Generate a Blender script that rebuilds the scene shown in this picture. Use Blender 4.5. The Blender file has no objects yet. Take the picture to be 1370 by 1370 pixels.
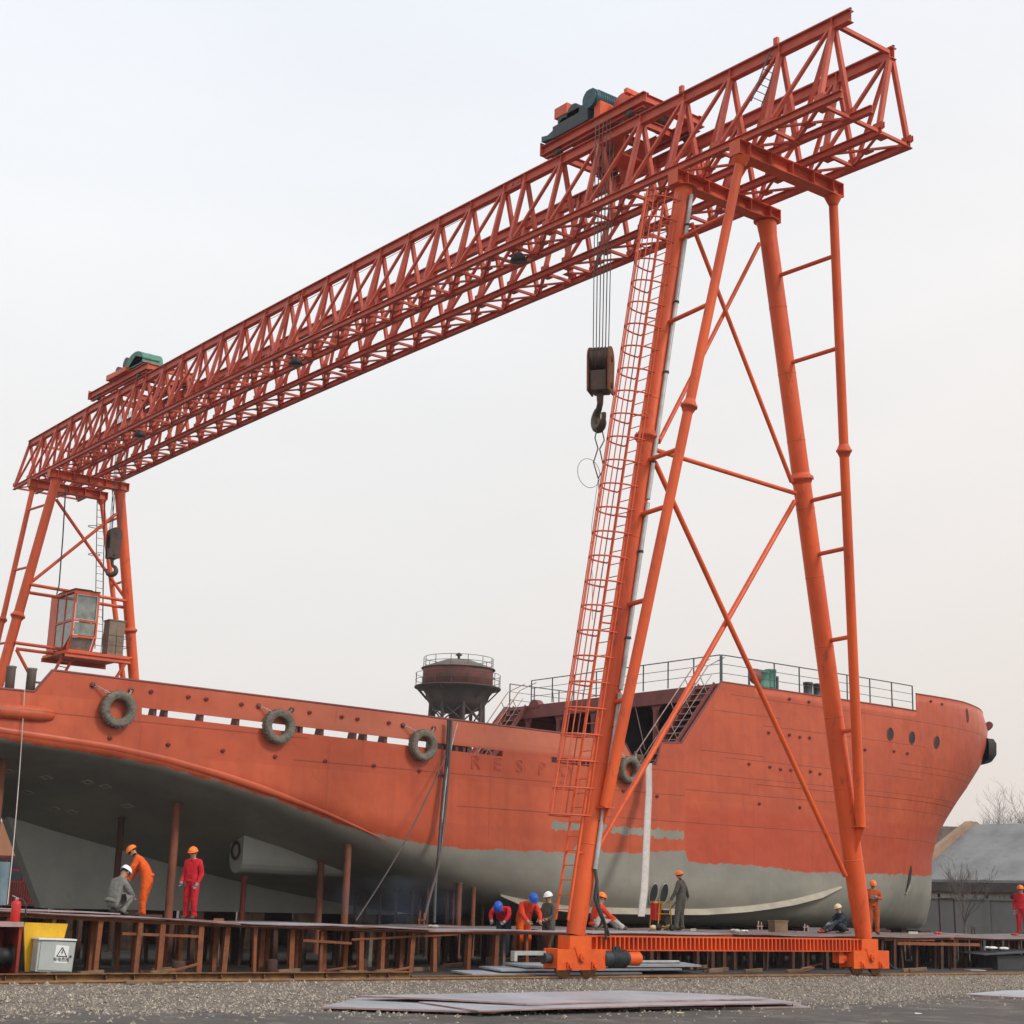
import bpy, math, random
import numpy as np
from mathutils import Vector, Matrix
from mathutils.bvhtree import BVHTree
random.seed(7); rng=np.random.default_rng(11)
C=bpy.context.scene.collection
V=Vector
# ------------------------------------------------------------------ camera
CX,CY,CZ=-31.98750,-31.18451,1.88233
YAW,PIT,ROL,FOC=-0.65817153,0.23730969,0.03009360,2123.8787
fw=V((-math.sin(YAW)*math.cos(PIT),math.cos(YAW)*math.cos(PIT),math.sin(PIT)))
rt=V((math.cos(YAW),math.sin(YAW),0)); up=rt.cross(fw)
RR=rt*math.cos(ROL)+up*math.sin(ROL); UU=-rt*math.sin(ROL)+up*math.cos(ROL)
CAM=V((CX,CY,CZ))
cd=bpy.data.cameras.new('camera'); cam=bpy.data.objects.new('camera',cd); C.objects.link(cam)
cam.matrix_world=Matrix(((RR.x,UU.x,-fw.x,CX),(RR.y,UU.y,-fw.y,CY),(RR.z,UU.z,-fw.z,CZ),(0,0,0,1)))
cd.sensor_width=36; cd.lens=FOC/1370*36; cd.clip_end=3000; cd.clip_start=.1
bpy.context.scene.camera=cam
# site survey helpers: a bearing read off the photo meets a plane of known position
def ray(x,y): return (fw+RR*((x-685)/FOC)+UU*((685-y)/FOC))
def onY(x,y,Y): d=ray(x,y); return CAM+d*((Y-CY)/d.y)
def onX(x,y,X): d=ray(x,y); return CAM+d*((X-CX)/d.x)
def onZ(x,y,Z): d=ray(x,y); return CAM+d*((Z-CZ)/d.z)
def onD(x,y,D): return CAM+ray(x,y)*D
# ------------------------------------------------------------------ objects
ORG={}
def tag(o,label=None,cat=None,group=None,kind=None):
    if label: o['label']=label
    if cat: o['category']=cat
    if group: o['group']=group
    if kind: o['kind']=kind
    return o
def empty(name,loc,label,cat,group=None,rz=0):
    o=bpy.data.objects.new(name,None); C.objects.link(o); o.location=loc; o.rotation_euler=(0,0,rz)
    o.empty_display_size=.3
    ORG[o.name]=V(loc); return tag(o,label,cat,group)
class MB:
    def __init__(s): s.v=[]; s.f=[]; s.sm=[]
    def add(s,vs,fs,smooth=False):
        b=len(s.v); s.v+= [tuple(p) for p in vs]; s.f+=[tuple(i+b for i in f) for f in fs]; s.sm+=[smooth]*len(fs)
    def hexa(s,p):  # 8 pts: bottom 0-3, top 4-7
        s.add(p,[(0,3,2,1),(4,5,6,7),(0,1,5,4),(1,2,6,5),(2,3,7,6),(3,0,4,7)])
    def box(s,x0,x1,y0,y1,z0,z1):
        s.hexa([(x0,y0,z0),(x1,y0,z0),(x1,y1,z0),(x0,y1,z0),(x0,y0,z1),(x1,y0,z1),(x1,y1,z1),(x0,y1,z1)])
    def frame(s,a,b,upv=None):
        a=V(a);b=V(b);d=(b-a).normalized()
        u=V(upv) if upv is not None else V((0,0,1))
        if abs(d.dot(u))>.98: u=V((0,1,0))
        w=d.cross(u).normalized(); u=w.cross(d).normalized()
        return a,b,d,w,u
    def bar(s,a,b,w,h,upv=None):
        a,b,d,r,u=s.frame(a,b,upv); r=r*(w/2);u=u*(h/2)
        s.hexa([a-r-u,a+r-u,b+r-u,b-r-u,a-r+u,a+r+u,b+r+u,b-r+u])
    def ibeam(s,a,b,w,h,t=.022,upv=None):
        a,b,d,r,u=s.frame(a,b,upv)
        for sg in(-1,1):
            o=u*(sg*(h/2-t/2)); s.bar(a+o,b+o,w,t,u)
        s.bar(a,b,t,h-2*t,u)
    def tube(s,a,b,r0,r1=None,n=10,cap=True,smooth=True):
        if r1 is None:r1=r0
        a,b,d,w,u=s.frame(a,b); vs=[]
        for p,r in((a,r0),(b,r1)):
            for i in range(n):
                t=2*math.pi*i/n; vs.append(p+w*(r*math.cos(t))+u*(r*math.sin(t)))
        s.add(vs,[(i,(i+1)%n,n+(i+1)%n,n+i) for i in range(n)],smooth)
        if cap: s.add(vs,[tuple(range(n-1,-1,-1)),tuple(range(n,2*n))])
    def path(s,pts,r,n=6,closed=False,rad=None):
        pts=[V(p) for p in pts]; m=len(pts); vs=[]; prev=None
        for k,p in enumerate(pts):
            if closed: d=pts[(k+1)%m]-pts[k-1]
            else: d=pts[min(k+1,m-1)]-pts[max(k-1,0)]
            d.normalize()
            u=prev if prev is not None else (V((0,0,1)) if abs(d.z)<.9 else V((1,0,0)))
            w=d.cross(u); 
            if w.length<1e-4: u=V((0,1,0)); w=d.cross(u)
            w.normalize(); u=w.cross(d).normalized(); prev=u
            rr=rad[k] if rad else r
            for i in range(n):
                t=2*math.pi*i/n; vs.append(p+w*(rr*math.cos(t))+u*(rr*math.sin(t)))
        fs=[]
        for k in range(m if closed else m-1):
            k2=(k+1)%m
            for i in range(n): fs.append((k*n+i,k*n+(i+1)%n,k2*n+(i+1)%n,k2*n+i))
        s.add(vs,fs,True)
        if not closed: s.add(vs,[tuple(range(n-1,-1,-1)),tuple(range((m-1)*n,m*n))])
    def lathe(s,c,prof,n=20,axis=(0,0,1),smooth=True,a0=0,a1=2*math.pi):
        c=V(c);ax=V(axis).normalized(); u=V((1,0,0)) if abs(ax.x)<.9 else V((0,1,0))
        w=ax.cross(u).normalized();u=w.cross(ax)
        m=len(prof);vs=[]; full=abs(a1-a0-2*math.pi)<1e-6; cols=n if full else n+1
        for i in range(cols):
            t=a0+(a1-a0)*i/n
            for r,z in prof: vs.append(c+ax*z+(u*math.cos(t)+w*math.sin(t))*r)
        fs=[]
        for i in range(n):
            j=(i+1)%cols
            for k in range(m-1): fs.append((i*m+k,j*m+k,j*m+k+1,i*m+k+1))
        s.add(vs,fs,smooth)
    def prism(s,poly,ext):   # poly: 3d points, ext vector
        n=len(poly);e=V(ext);vs=[V(p) for p in poly]+[V(p)+e for p in poly]
        s.add(vs,[tuple(range(n-1,-1,-1)),tuple(range(n,2*n))]+[(i,(i+1)%n,n+(i+1)%n,n+i) for i in range(n)])
    def ell(s,c,r,n=12,m=8,z0=-1,z1=1):
        c=V(c);vs=[];fs=[]
        for j in range(m+1):
            z=z0+(z1-z0)*j/m; z=math.sin(math.pi/2*z) if True else z; q=math.sqrt(max(0,1-z*z))
            for i in range(n):
                t=2*math.pi*i/n; vs.append((c.x+r[0]*q*math.cos(t),c.y+r[1]*q*math.sin(t),c.z+r[2]*z))
        for j in range(m):
            for i in range(n): fs.append((j*n+i,j*n+(i+1)%n,(j+1)*n+(i+1)%n,(j+1)*n+i))
        s.add(vs,fs,True)
    def build(s,name,m,parent=None,local=False,label=None,bevel=0):
        me=bpy.data.meshes.new(name)
        o=bpy.data.objects.new(name,me); C.objects.link(o)
        org=V((0,0,0))
        if parent is not None:
            o.parent=parent
            org=ORG.get(parent.name,V((0,0,0)))
            ORG[o.name]=org
        if local: org=V((0,0,0))
        me.from_pydata([(p[0]-org.x,p[1]-org.y,p[2]-org.z) for p in s.v],[],s.f)
        me.polygons.foreach_set('use_smooth',s.sm)
        me.update()
        if m is not None: me.materials.append(m)
        if label: o['label']=label
        if bevel:
            b=o.modifiers.new('bevel','BEVEL'); b.width=bevel; b.segments=2; b.limit_method='ANGLE'
        return o
def solo(o,base,label,cat,group=None,kind=None):
    """put the origin of a one-mesh thing at its base"""
    b=V(base); me=o.data
    n=len(me.vertices); a=np.empty(n*3); me.vertices.foreach_get('co',a); a=a.reshape(-1,3)-np.array(b); me.vertices.foreach_set('co',a.ravel()); me.update()
    o.location=b; ORG[o.name]=b
    return tag(o,label,cat,group,kind)
# ------------------------------------------------------------------ materials
def lin(c): return tuple((x/12.92 if x<=.04045 else ((x+.055)/1.055)**2.4) for x in c)
def mat(name,col,col2=None,scale=2.,rough=.6,bump=.0,bscale=None,metal=0,stretch=(1,1,1),lo=.4,hi=.65,col3=None,scale3=12,lo3=.6,hi3=.72,spec=.4):
    m=bpy.data.materials.new(name); m.use_nodes=True; nt=m.node_tree; N=nt.nodes; L=nt.links
    b=N['Principled BSDF']; b.inputs['Roughness'].default_value=rough; b.inputs['Metallic'].default_value=metal
    b.inputs['Specular IOR Level'].default_value=spec
    b.inputs['Base Color'].default_value=(*col,1)
    g=N.new('ShaderNodeNewGeometry'); mp=N.new('ShaderNodeMapping'); mp.inputs['Scale'].default_value=stretch
    L.new(g.outputs['Position'],mp.inputs['Vector'])
    src=None
    def mixn(a,c2,sc,lo,hi):
        n=N.new('ShaderNodeTexNoise'); n.inputs['Scale'].default_value=sc; n.inputs['Detail'].default_value=6; n.inputs['Roughness'].default_value=.65
        L.new(mp.outputs[0],n.inputs['Vector'])
        r=N.new('ShaderNodeMapRange'); r.inputs['From Min'].default_value=lo; r.inputs['From Max'].default_value=hi
        L.new(n.outputs['Fac'],r.inputs['Value'])
        x=N.new('ShaderNodeMix'); x.data_type='RGBA'; L.new(r.outputs[0],x.inputs[0])
        if isinstance(a,tuple): x.inputs[6].default_value=(*a,1)
        else: L.new(a,x.inputs[6])
        x.inputs[7].default_value=(*c2,1); return x.outputs[2]
    if col2: src=mixn(col,col2,scale,lo,hi)
    if col3: src=mixn(src if src else col,col3,scale3,lo3,hi3)
    if src: L.new(src,b.inputs['Base Color'])
    if bump:
        n=N.new('ShaderNodeTexNoise'); n.inputs['Scale'].default_value=bscale or scale*4; n.inputs['Detail'].default_value=5
        L.new(mp.outputs[0],n.inputs['Vector'])
        bp=N.new('ShaderNodeBump'); bp.inputs['Strength'].default_value=bump; bp.inputs['Distance'].default_value=.05
        L.new(n.outputs['Fac'],bp.inputs['Height']); L.new(bp.outputs[0],b.inputs['Normal'])
    return m
M={}
M['truss']=mat('red_oxide_paint',(.60,.096,.044),(.46,.068,.032),1.6,.5,col3=(.28,.06,.035),scale3=5,bump=.15,bscale=6)
M['orange']=mat('orange_crane_paint',(.76,.108,.018),(.58,.076,.018),.8,.42,col3=(.20,.045,.03),scale3=4.5,lo3=.58,hi3=.78,bump=.35,bscale=4,stretch=(1,1,.35))
M['beam']=mat('orange_beam_paint',(.70,.115,.038),(.56,.085,.033),.9,.5,col3=(.38,.07,.04),scale3=4)
M['bogie']=mat('bogie_orange',(.78,.12,.015),(.66,.09,.014),2,.4,col3=(.25,.05,.02),scale3=7,lo3=.62,hi3=.75)
M['galv']=mat('galvanised_pipe',(.50,.50,.48),(.33,.32,.30),3,.45,metal=.3)
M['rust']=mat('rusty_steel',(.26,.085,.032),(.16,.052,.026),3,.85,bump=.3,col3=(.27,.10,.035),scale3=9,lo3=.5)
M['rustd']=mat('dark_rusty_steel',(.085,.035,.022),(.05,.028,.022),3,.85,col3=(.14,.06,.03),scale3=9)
M['post2']=mat('pale_post',(.24,.21,.17),(.15,.12,.09),3,.8)
M['railm']=mat('rail_rust',(.33,.19,.09),(.20,.10,.05),4,.7,bump=.2)
M['plate']=mat('steel_plate_grey',(.40,.42,.44),(.27,.29,.31),.8,.45,col3=(.22,.20,.19),scale3=5,metal=.1)
M['platep']=mat('pinkish_plate_edge',(.42,.27,.26),(.24,.12,.10),1.5,.6)
M['deckp']=mat('dirty_deck_plate',(.19,.185,.18),(.10,.092,.085),1.2,.6,col3=(.15,.07,.05),scale3=3,lo3=.55)
M['rubber']=mat('tyre_rubber',(.21,.18,.14),(.13,.115,.09),5,.85,bump=.6,bscale=22,col3=(.09,.08,.065),scale3=9,lo3=.5)
M['black']=mat('black_rubber',(.02,.02,.02),(.035,.035,.035),4,.6)
M['gdark']=mat('dark_blue_green',(.022,.034,.038),(.04,.045,.045),5,.45,col3=(.08,.05,.035),scale3=9)
M['redshell']=mat('red_lined_shell',(.33,.035,.018),(.20,.028,.018),3,.5)
M['brick2']=mat('orange_brick',(.46,.22,.12),(.38,.17,.09),.5,.9,col3=(.3,.14,.08),scale3=2)
M['bluet']=mat('faded_blue',(.17,.26,.31),(.25,.33,.36),1.5,.6)
M['dark']=mat('dark_steel',(.035,.037,.04),(.06,.06,.062),4,.5)
M['grease']=mat('greasy_steel',(.055,.042,.034),(.11,.055,.035),6,.45,metal=.3)
M['wire']=mat('steel_wire',(.10,.085,.08),None,rough=.5,metal=.4)
M['green']=mat('machine_green',(.02,.085,.10),(.012,.05,.06),5,.4,col3=(.05,.05,.05),scale3=11)
M['teal']=mat('faded_green_cover',(.10,.26,.19),(.06,.17,.13),4,.6)
M['railg']=mat('handrail_grey_green',(.055,.085,.09),(.09,.10,.10),5,.5)
M['stairm']=mat('stair_primer',(.42,.30,.27),(.28,.16,.14),4,.6)
M['fascia']=mat('red_oxide_primer',(.22,.065,.055),(.17,.05,.045),1.2,.6,col3=(.28,.10,.08),scale3=3)
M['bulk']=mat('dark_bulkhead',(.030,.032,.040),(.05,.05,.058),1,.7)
M['deckm']=mat('deck_primer',(.16,.06,.045),(.10,.05,.04),1,.7)
M['primer']=mat('grey_primer',(.36,.36,.32),(.30,.30,.27),.8,.5,col3=(.30,.29,.26),scale3=2)
M['keelstrip']=mat('cream_primer',(.40,.35,.27),(.30,.265,.21),1.5,.5)
M['glass']=mat('cab_glass',(.26,.28,.25),(.14,.15,.13),2.2,.08,spec=.8)  # pale base colour stands in for reflected sky
M['cabinet']=mat('brown_cabinet',(.20,.14,.10),(.26,.18,.12),3,.5)
M['pale']=mat('pale_canvas',(.50,.45,.41),(.40,.36,.33),3,.7,stretch=(4,4,.5))
M['yellow']=mat('yellow_paint',(.70,.40,.012),(.60,.33,.015),4,.5,col3=(.25,.12,.03),scale3=9,lo3=.63)
M['gbox']=mat('grey_enamel',(.42,.46,.43),(.36,.40,.37),3,.4)
M['white']=mat('white_enamel',(.75,.76,.74),None,rough=.4)
M['ink']=mat('black_ink',(.02,.02,.02),None,rough=.6)
M['redp']=mat('red_enamel',(.60,.03,.02),(.5,.025,.02),5,.35)
M['darkred']=mat('dark_red_lining',(.17,.02,.012),(.11,.015,.012),2,.6)
M['blue']=mat('blue_enamel',(.02,.10,.42),None,rough=.35)
M['helw']=mat('white_helmet',(.78,.78,.78),None,rough=.3)
M['helb']=mat('blue_helmet',(.015,.10,.50),None,rough=.3)
M['helo']=mat('orange_helmet',(.90,.19,.01),None,rough=.3)
M['hely']=mat('cream_helmet',(.72,.58,.34),None,rough=.35)
M['skin']=mat('skin',(.42,.21,.14),None,rough=.55)
M['hair']=mat('black_hair',(.015,.012,.012),None,rough=.7)
M['boot']=mat('boots',(.10,.055,.04),(.05,.035,.03),8,.7)
M['glove']=mat('work_glove',(.30,.28,.26),(.2,.18,.16),9,.8)
def cloth(n,c,d): M[n]=mat('cloth_'+n,c,d,5,.85,bump=1.0,bscale=9,lo=.35,hi=.7)
cloth('suit_orange',(.80,.115,.008),(.60,.075,.008)); cloth('suit_red',(.62,.012,.022),(.42,.010,.02))
cloth('suit_scarlet',(.75,.055,.015),(.55,.035,.012)); cloth('coat_grey',(.21,.20,.17),(.14,.135,.12)); cloth('coat_olive',(.115,.105,.08),(.075,.07,.055))
cloth('suit_rust',(.52,.10,.02),(.36,.065,.02)); cloth('pants_pale',(.48,.43,.38),(.36,.32,.28)); cloth('navy',(.03,.04,.06),(.02,.03,.04)); cloth('lightblue',(.35,.48,.65),(.28,.4,.55))
M['conc']=mat('concrete_wall',(.20,.195,.18),(.165,.16,.15),.6,.85,bump=.3)
M['roof']=mat('snow_dusted_roof',(.25,.245,.235),(.17,.165,.16),.35,.9,bump=.5,bscale=3,col3=(.13,.12,.115),scale3=1.2)
M['brick']=mat('brown_brick',(.36,.24,.16),(.27,.17,.11),.6,.9,col3=(.2,.12,.08),scale3=3)
M['eave']=mat('dark_eave',(.06,.05,.045),(.09,.07,.06),1,.9)
M['bark']=mat('bare_bark',(.15,.12,.10),(.10,.08,.07),3,.9)
M['tank']=mat('rusted_tank_red',(.27,.072,.05),(.12,.05,.042),.5,.75,col3=(.06,.045,.045),scale3=.9,lo3=.60,hi3=.75)
M['tankd']=mat('tank_dark_base',(.05,.035,.032),(.085,.05,.042),.8,.8)
M['tankr']=mat('tank_roof_tin',(.19,.15,.125),(.10,.08,.07),1.2,.7)
M['sleeper']=mat('timber',(.22,.14,.08),(.13,.08,.05),2,.85)
# ================================================================== GANTRY CRANE
L0,T0,TB=5.49,1.765,1.95
S0,BF,BN,YA=46.78,2.71,2.40,.10
A0,W0=1.2247,.6265
ZT,ZB,HB=25.68,22.88,.44
P0,G0,Y0=1.9413,1.1357,-5.235
ny=[];y=Y0
for s in range(4):
    for i in range(8):
        ny.append(y)
        if i<7:y+=P0
    y+=G0
ym=(ny[0]+ny[-1])/2;yh=(ny[-1]-ny[0])/2
def cz(y): return .327*(1-((y-ym)/yh)**2)
crane=empty('gantry_crane',(0,0,0),'orange steel gantry crane spanning the ship on four splayed pipe legs','gantry crane')
ZBt=ZB-.12      # underside of girder = top of cross beams
seg=list(range(len(ny)))
# chords
for sx in(-1,1):
    mb=MB(); near=.62 if sx<0 else .12
    ys=[ny[0]-near]+ny[1:-1]+[ny[-1]+.1]
    for k in range(len(ys)-1):
        mb.ibeam((sx*A0,ys[k],ZT-.17+cz(ys[k])),(sx*A0,ys[k+1],ZT-.17+cz(ys[k+1])),.22,.36,.025,(0,0,1))
    for yy in ny: mb.box(sx*A0-.11,sx*A0+.11,yy-.012,yy+.012,ZT-.33+cz(yy),ZT-.012+cz(yy))
    o=mb.build('top_chord',M['truss'],crane)
    mr=MB(); 
    for k in range(len(ys)-1): mr.bar((sx*A0,ys[k],ZT+.045+cz(ys[k])),(sx*A0,ys[k+1],ZT+.045+cz(ys[k+1])),.06,.07)
    mr.build('trolley_rail',M['rustd'],o)
    # joint plates
    for q in(7,15,23):
        pm=MB(); yy=(ny[q]+ny[q+1])/2
        for s2 in(-1,1):
            pm.box(sx*A0+s2*.035-.01,sx*A0+s2*.035+.01,yy-.3,yy+.3,ZT-.27+cz(yy),ZT-.06+cz(yy))
            for h in(-.15,.15): pm.tube((sx*A0+s2*.045,yy+h,ZT-.16+cz(yy)),(sx*A0+s2*.07,yy+h,ZT-.16+cz(yy)),.055,n=8)
        pm.build('splice_plate',M['truss'],o)
    for so in(-1,1):
        mb=MB(); e0=.76 if sx<0 else .1
        ys=[ny[0]-e0]+ny[1:-1]+[ny[-1]+.12]
        x=sx*A0+so*W0
        for k in range(len(ys)-1):
            mb.ibeam((x,ys[k],ZB+cz(ys[k])),(x,ys[k+1],ZB+cz(ys[k+1])),.16,.22,.02,(0,0,1))
        for yy in ny:
            for s3 in(-1,1): mb.box(x+s3*.045-.008,x+s3*.045+.008,yy-.17,yy+.17,ZB+.09+cz(yy),ZB+.27+cz(yy))
        mb.build('bottom_chord',M['truss'],crane)
ups=[];dgs=[];lac=[]
for sx in(-1,1):
    for so in((-1,1)):
        x=sx*A0+so*W0
        for i,yy in enumerate(ny):
            t=V((sx*A0+so*.05,yy,ZT-.3+cz(yy))); b=V((x,yy,ZB+.1+cz(yy)))
            ups.append((t,b,.14,.12))
            if i<len(ny)-1 and (i%8)!=7:
                y2=ny[i+1]; dgs.append((t+V((0,.12,0)),V((x,y2-.1,ZB+.1+cz(y2))),.10,.095))
    for i,yy in enumerate(ny):
        z=ZB+cz(yy)
        a=V((sx*A0-W0+.08,yy,z)); b=V((sx*A0+W0-.08,yy,z))
        mb=MB(); mb.bar(a,b,.09,.09)
        if i<len(ny)-1:
            y2=ny[i+1]; z2=ZB+cz(y2)
            m0=V((sx*A0,(yy+y2)/2,(z+z2)/2))
            mb.bar(V((sx*A0-W0+.08,yy+.06,z)),m0,.07,.06); mb.bar(V((sx*A0+W0-.08,yy+.06,z)),m0,.07,.06)
            if (i%8)!=7:
                mb.bar(m0,V((sx*A0-W0+.08,y2-.06,z2)),.07,.06); mb.bar(m0,V((sx*A0+W0-.08,y2-.06,z2)),.07,.06)
            mb.box(sx*A0-.17,sx*A0+.17,(yy+y2)/2-.15,(yy+y2)/2+.15,m0.z-.055,m0.z-.035)
            mb.box(sx*A0-W0-.02,sx*A0-W0+.28,yy-.16,yy+.16,z-.135,z-.115)
            mb.box(sx*A0+W0-.28,sx*A0+W0+.02,yy-.16,yy+.16,z-.135,z-.115)
        lac.append(mb)
def members(lst,name,n=100):
    lst=sorted(lst,key=lambda t:(t[0]-CAM).length)
    for t,b,w,h in lst[:n]:
        mb=MB(); mb.bar(t,b,w,h,(0,1,0)); mb.build(name,M['truss'],crane)
    if lst[n:]:
        mb=MB()
        for t,b,w,h in lst[n:]: mb.bar(t,b,w,h,(0,1,0))
        tag(mb.build(name,M['truss'],crane),kind='stuff')
members(ups,'truss_upright'); members(dgs,'truss_diagonal')
for mb in lac: mb.build('bottom_lacing',M['truss'],crane)
# ties between the two trusses at both ends
for yy in(ny[0],ny[-1]):
    mb=MB(); mb.bar((-A0+.12,yy,ZT-.15),(A0-.12,yy,ZT-.15),.12,.12); mb.build('end_tie',M['truss'],crane)
    mb=MB(); mb.bar((-A0+W0+.09,yy,ZB),(A0-W0-.09,yy,ZB),.10,.10); mb.build('end_tie',M['truss'],crane)
# extra slanted end members at near end
mb=MB(); mb.bar((A0+.06,ny[0],ZT-.3),(A0+W0+.0,ny[0]-.02,ZB+.1),.09,.09); 
# cross beams
ZCB=ZBt-HB
def xbeam(yy,m):
    mb=MB(); mb.ibeam((-2.21,yy,ZBt-HB/2),(2.21,yy,ZBt-HB/2),.42,HB,.03)
    for x in(-1.76,-.9,0,.9,1.76): mb.box(x-.012,x+.012,yy-.2,yy+.2,ZCB+.03,ZBt-.03)
    for x in(-2.2,2.2): mb.box(x-.012,x+.012,yy-.2,yy+.2,ZCB+.031,ZBt-.031)
    mb.build('cross_beam',m,crane)
for yy in(-BN,YA,S0,S0+BF): xbeam(yy,M['beam'])
ZL=.98
def leg(sx,yb,yt,yB):
    bot=V((sx*L0,yb,ZL)); top=V((sx*T0,yt,ZCB-.02))
    ax=lambda z: bot+(top-bot)*((z-ZL)/(top.z-ZL))
    RL,RT_=(.285,.235) if sx<0 else (.285,.27)
    mb=MB(); mb.tube(bot+(top-bot)*.0,ax(2.2),.23,RL,24); mb.tube(ax(2.2),ax(ZCB-.5),RL,RT_,24); mb.tube(ax(ZCB-.5),top,RT_,RT_+.04,24)
    mb.tube(top,top+V((0,0,.02)),.40,n=20)
    o=mb.build('main_leg',M['orange'],crane)
    # flange collar
    zf=14.35 if yb<10 else 14.9
    c=ax(zf); d=(top-bot).normalized()
    f=MB(); f.lathe(c,[(.26,-.20),(.335,-.04),(.37,-.035),(.37,.035),(.335,.04),(.26,.20)],24,d)
    w1=d.orthogonal().normalized(); w2=d.cross(w1)
    for k in range(12):
        q=c+(w1*math.cos(k*math.pi/6)+w2*math.sin(k*math.pi/6))*.352; f.tube(q-d*.06,q+d*.06,.018,n=6)
    f.build('flange',M['beam'],o)
    # weld rings
    for z in np.arange(3.2,21.5,2.05):
        r=MB(); 
        if abs(z-zf)<.6: continue
        rz=RL+(RT_-RL)*(z-2.2)/20; r.lathe(ax(z),[(rz-.01,-.02),(rz+.009,-.012),(rz+.009,.012),(rz-.01,.02)],24,d); r.build('weld_ring',M['orange'],o)
    sgn=-1 if yB<yb else 1
    zj=4.15
    jb=ax(zj)+V((0,sgn*.44,0)); jt=V((sx*TB,yB,ZCB-.02))
    mb=MB(); mb.tube(jb,jt,.15,.135,14); mb.tube(jt-V((0,0,.25)),jt,.14,.26,14)
    o2=mb.build('brace_leg',M['orange'],crane)
    zf2=14.9; t=(zf2-jb.z)/(jt.z-jb.z); c=jb+(jt-jb)*t; d2=(jt-jb).normalized()
    f=MB(); f.lathe(c,[(.14,-.20),(.21,-.04),(.235,-.035),(.235,.035),(.21,.04),(.14,.20)],16,d2); f.build('flange',M['beam'],o2)
    g=MB(); a=ax(zj)
    g.box(a.x-.16,a.x+.16,min(a.y,jb.y+sgn*.18),max(a.y,jb.y+sgn*.18),zj-.03,zj)
    g.prism([(a.x-.012,a.y+sgn*.2,zj-.03),(a.x-.012,jb.y+sgn*.15,zj-.03),(a.x-.012,a.y+sgn*.22,zj-.85)],(.024,0,0))
    g.build('bracket',M['orange'],o2)
    for z in (6.9,9.55,12.1,14.9-1.2,17.9,20.6) if yb<10 else (8.9,13.6,17.6,21):
        t=(z-jb.z)/(jt.z-jb.z); b2=jb+(jt-jb)*t; a2=ax(z-.05)
        s=MB(); s.tube(a2+(b2-a2).normalized()*.25,b2-(b2-a2).normalized()*.12,.065,n=10); s.build('strut',M['orange'],crane)
    return ax
axn=leg(-1,0,YA,-BN); axf=leg(1,0,YA,-BN)
axn2=leg(-1,S0,S0,S0+BF); axf2=leg(1,S0,S0,S0+BF)
def brace(p,q,Y,r=.065,ym=None):
    a=onY(*p,Y);b=onY(*q,Y); mb=MB(); mb.tube(a,b,r,n=10); mb.build('cross_brace',ym or M['orange'],crane)
brace((925,298),(1059,645),-.02); brace((1016,326),(881,592),.13)
brace((877,602),(1064,660),.05)
brace((876,618),(1131,1172),.0,.075); brace((1063,671),(790,1152),.16,.08)
for p,q,dy in(((75,668),(165,797),.1),((155,688),(43,778),-.05),((41,782),(168,804),-.3),((40,793),(168,813),.3),((20,860),(176,881),-.3),((22,868),(176,888),.3),((22,869),(40,903),.0),((170,884),(150,915),0)):
    brace(p,q,S0+dy,.085)
# ground beam between the bogies
mb=MB(); mb.ibeam((-L0-.35,0,.80),(L0+.35,0,.80),.36,.36,.03)
for x in np.arange(-L0+.55,L0-.5,.155): mb.box(x-.022,x+.022,-.2,.2,.65,.95)
mb.build('ground_beam',M['orange'],crane)
def bogie(sx):
    x=sx*L0; mb=MB()
    mb.box(x-.78,x+.78,-.27,-.23,.16,.66); mb.box(x-.78,x+.78,.23,.27,.16,.66)
    mb.box(x-.74,x+.74,-.23,.23,.60,.655); mb.box(x-.78,x-.74,-.23,.23,.2,.6); mb.box(x+.74,x+.78,-.23,.23,.2,.6)
    mb.box(x-.36,x+.36,-.22,.22,.66,.98)
    for s in(-1,1): mb.box(x+s*.36-.01,x+s*.36+.01,-.22,.22,.66,.98)
    o=mb.build('bogie',M['bogie'],crane)
    b=MB(); b.prism([(x-.25,-.29,.72),(x+.25,-.29,.72),(x+.10,-.29,.38),(x,-.29,.33),(x-.10,-.29,.38)],(0,.02,0)); b.tube((x,-.36,.47),(x,-.29,.47),.11,n=16); b.tube((x,-.38,.47),(x,-.36,.47),.05,n=12)
    b.build('pivot_bracket',M['bogie'],o)
    for s in(-.4,.4):
        w=MB(); w.lathe((x+s,0,.22),[(.0,-.07),(.20,-.07),(.22,-.06),(.22,.05),(.26,.055),(.26,.08),(0,.08)],24,(0,-1,0)); w.build('wheel',M['railm'],o)
        h=MB(); h.box(x+s-.09,x+s+.09,-.31,-.27,.18,.36); h.tube((x+s,-.36,.27),(x+s,-.31,.27),.06,n=12)
        for dx in(-.07,.07):
            for dz in(.2,.34): h.tube((x+s+dx,-.325,dz),(x+s+dx,-.31,dz),.013,n=6)
        h.build('axle_box',M['bogie'],o)
    return o
bo=bogie(-1)
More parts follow.
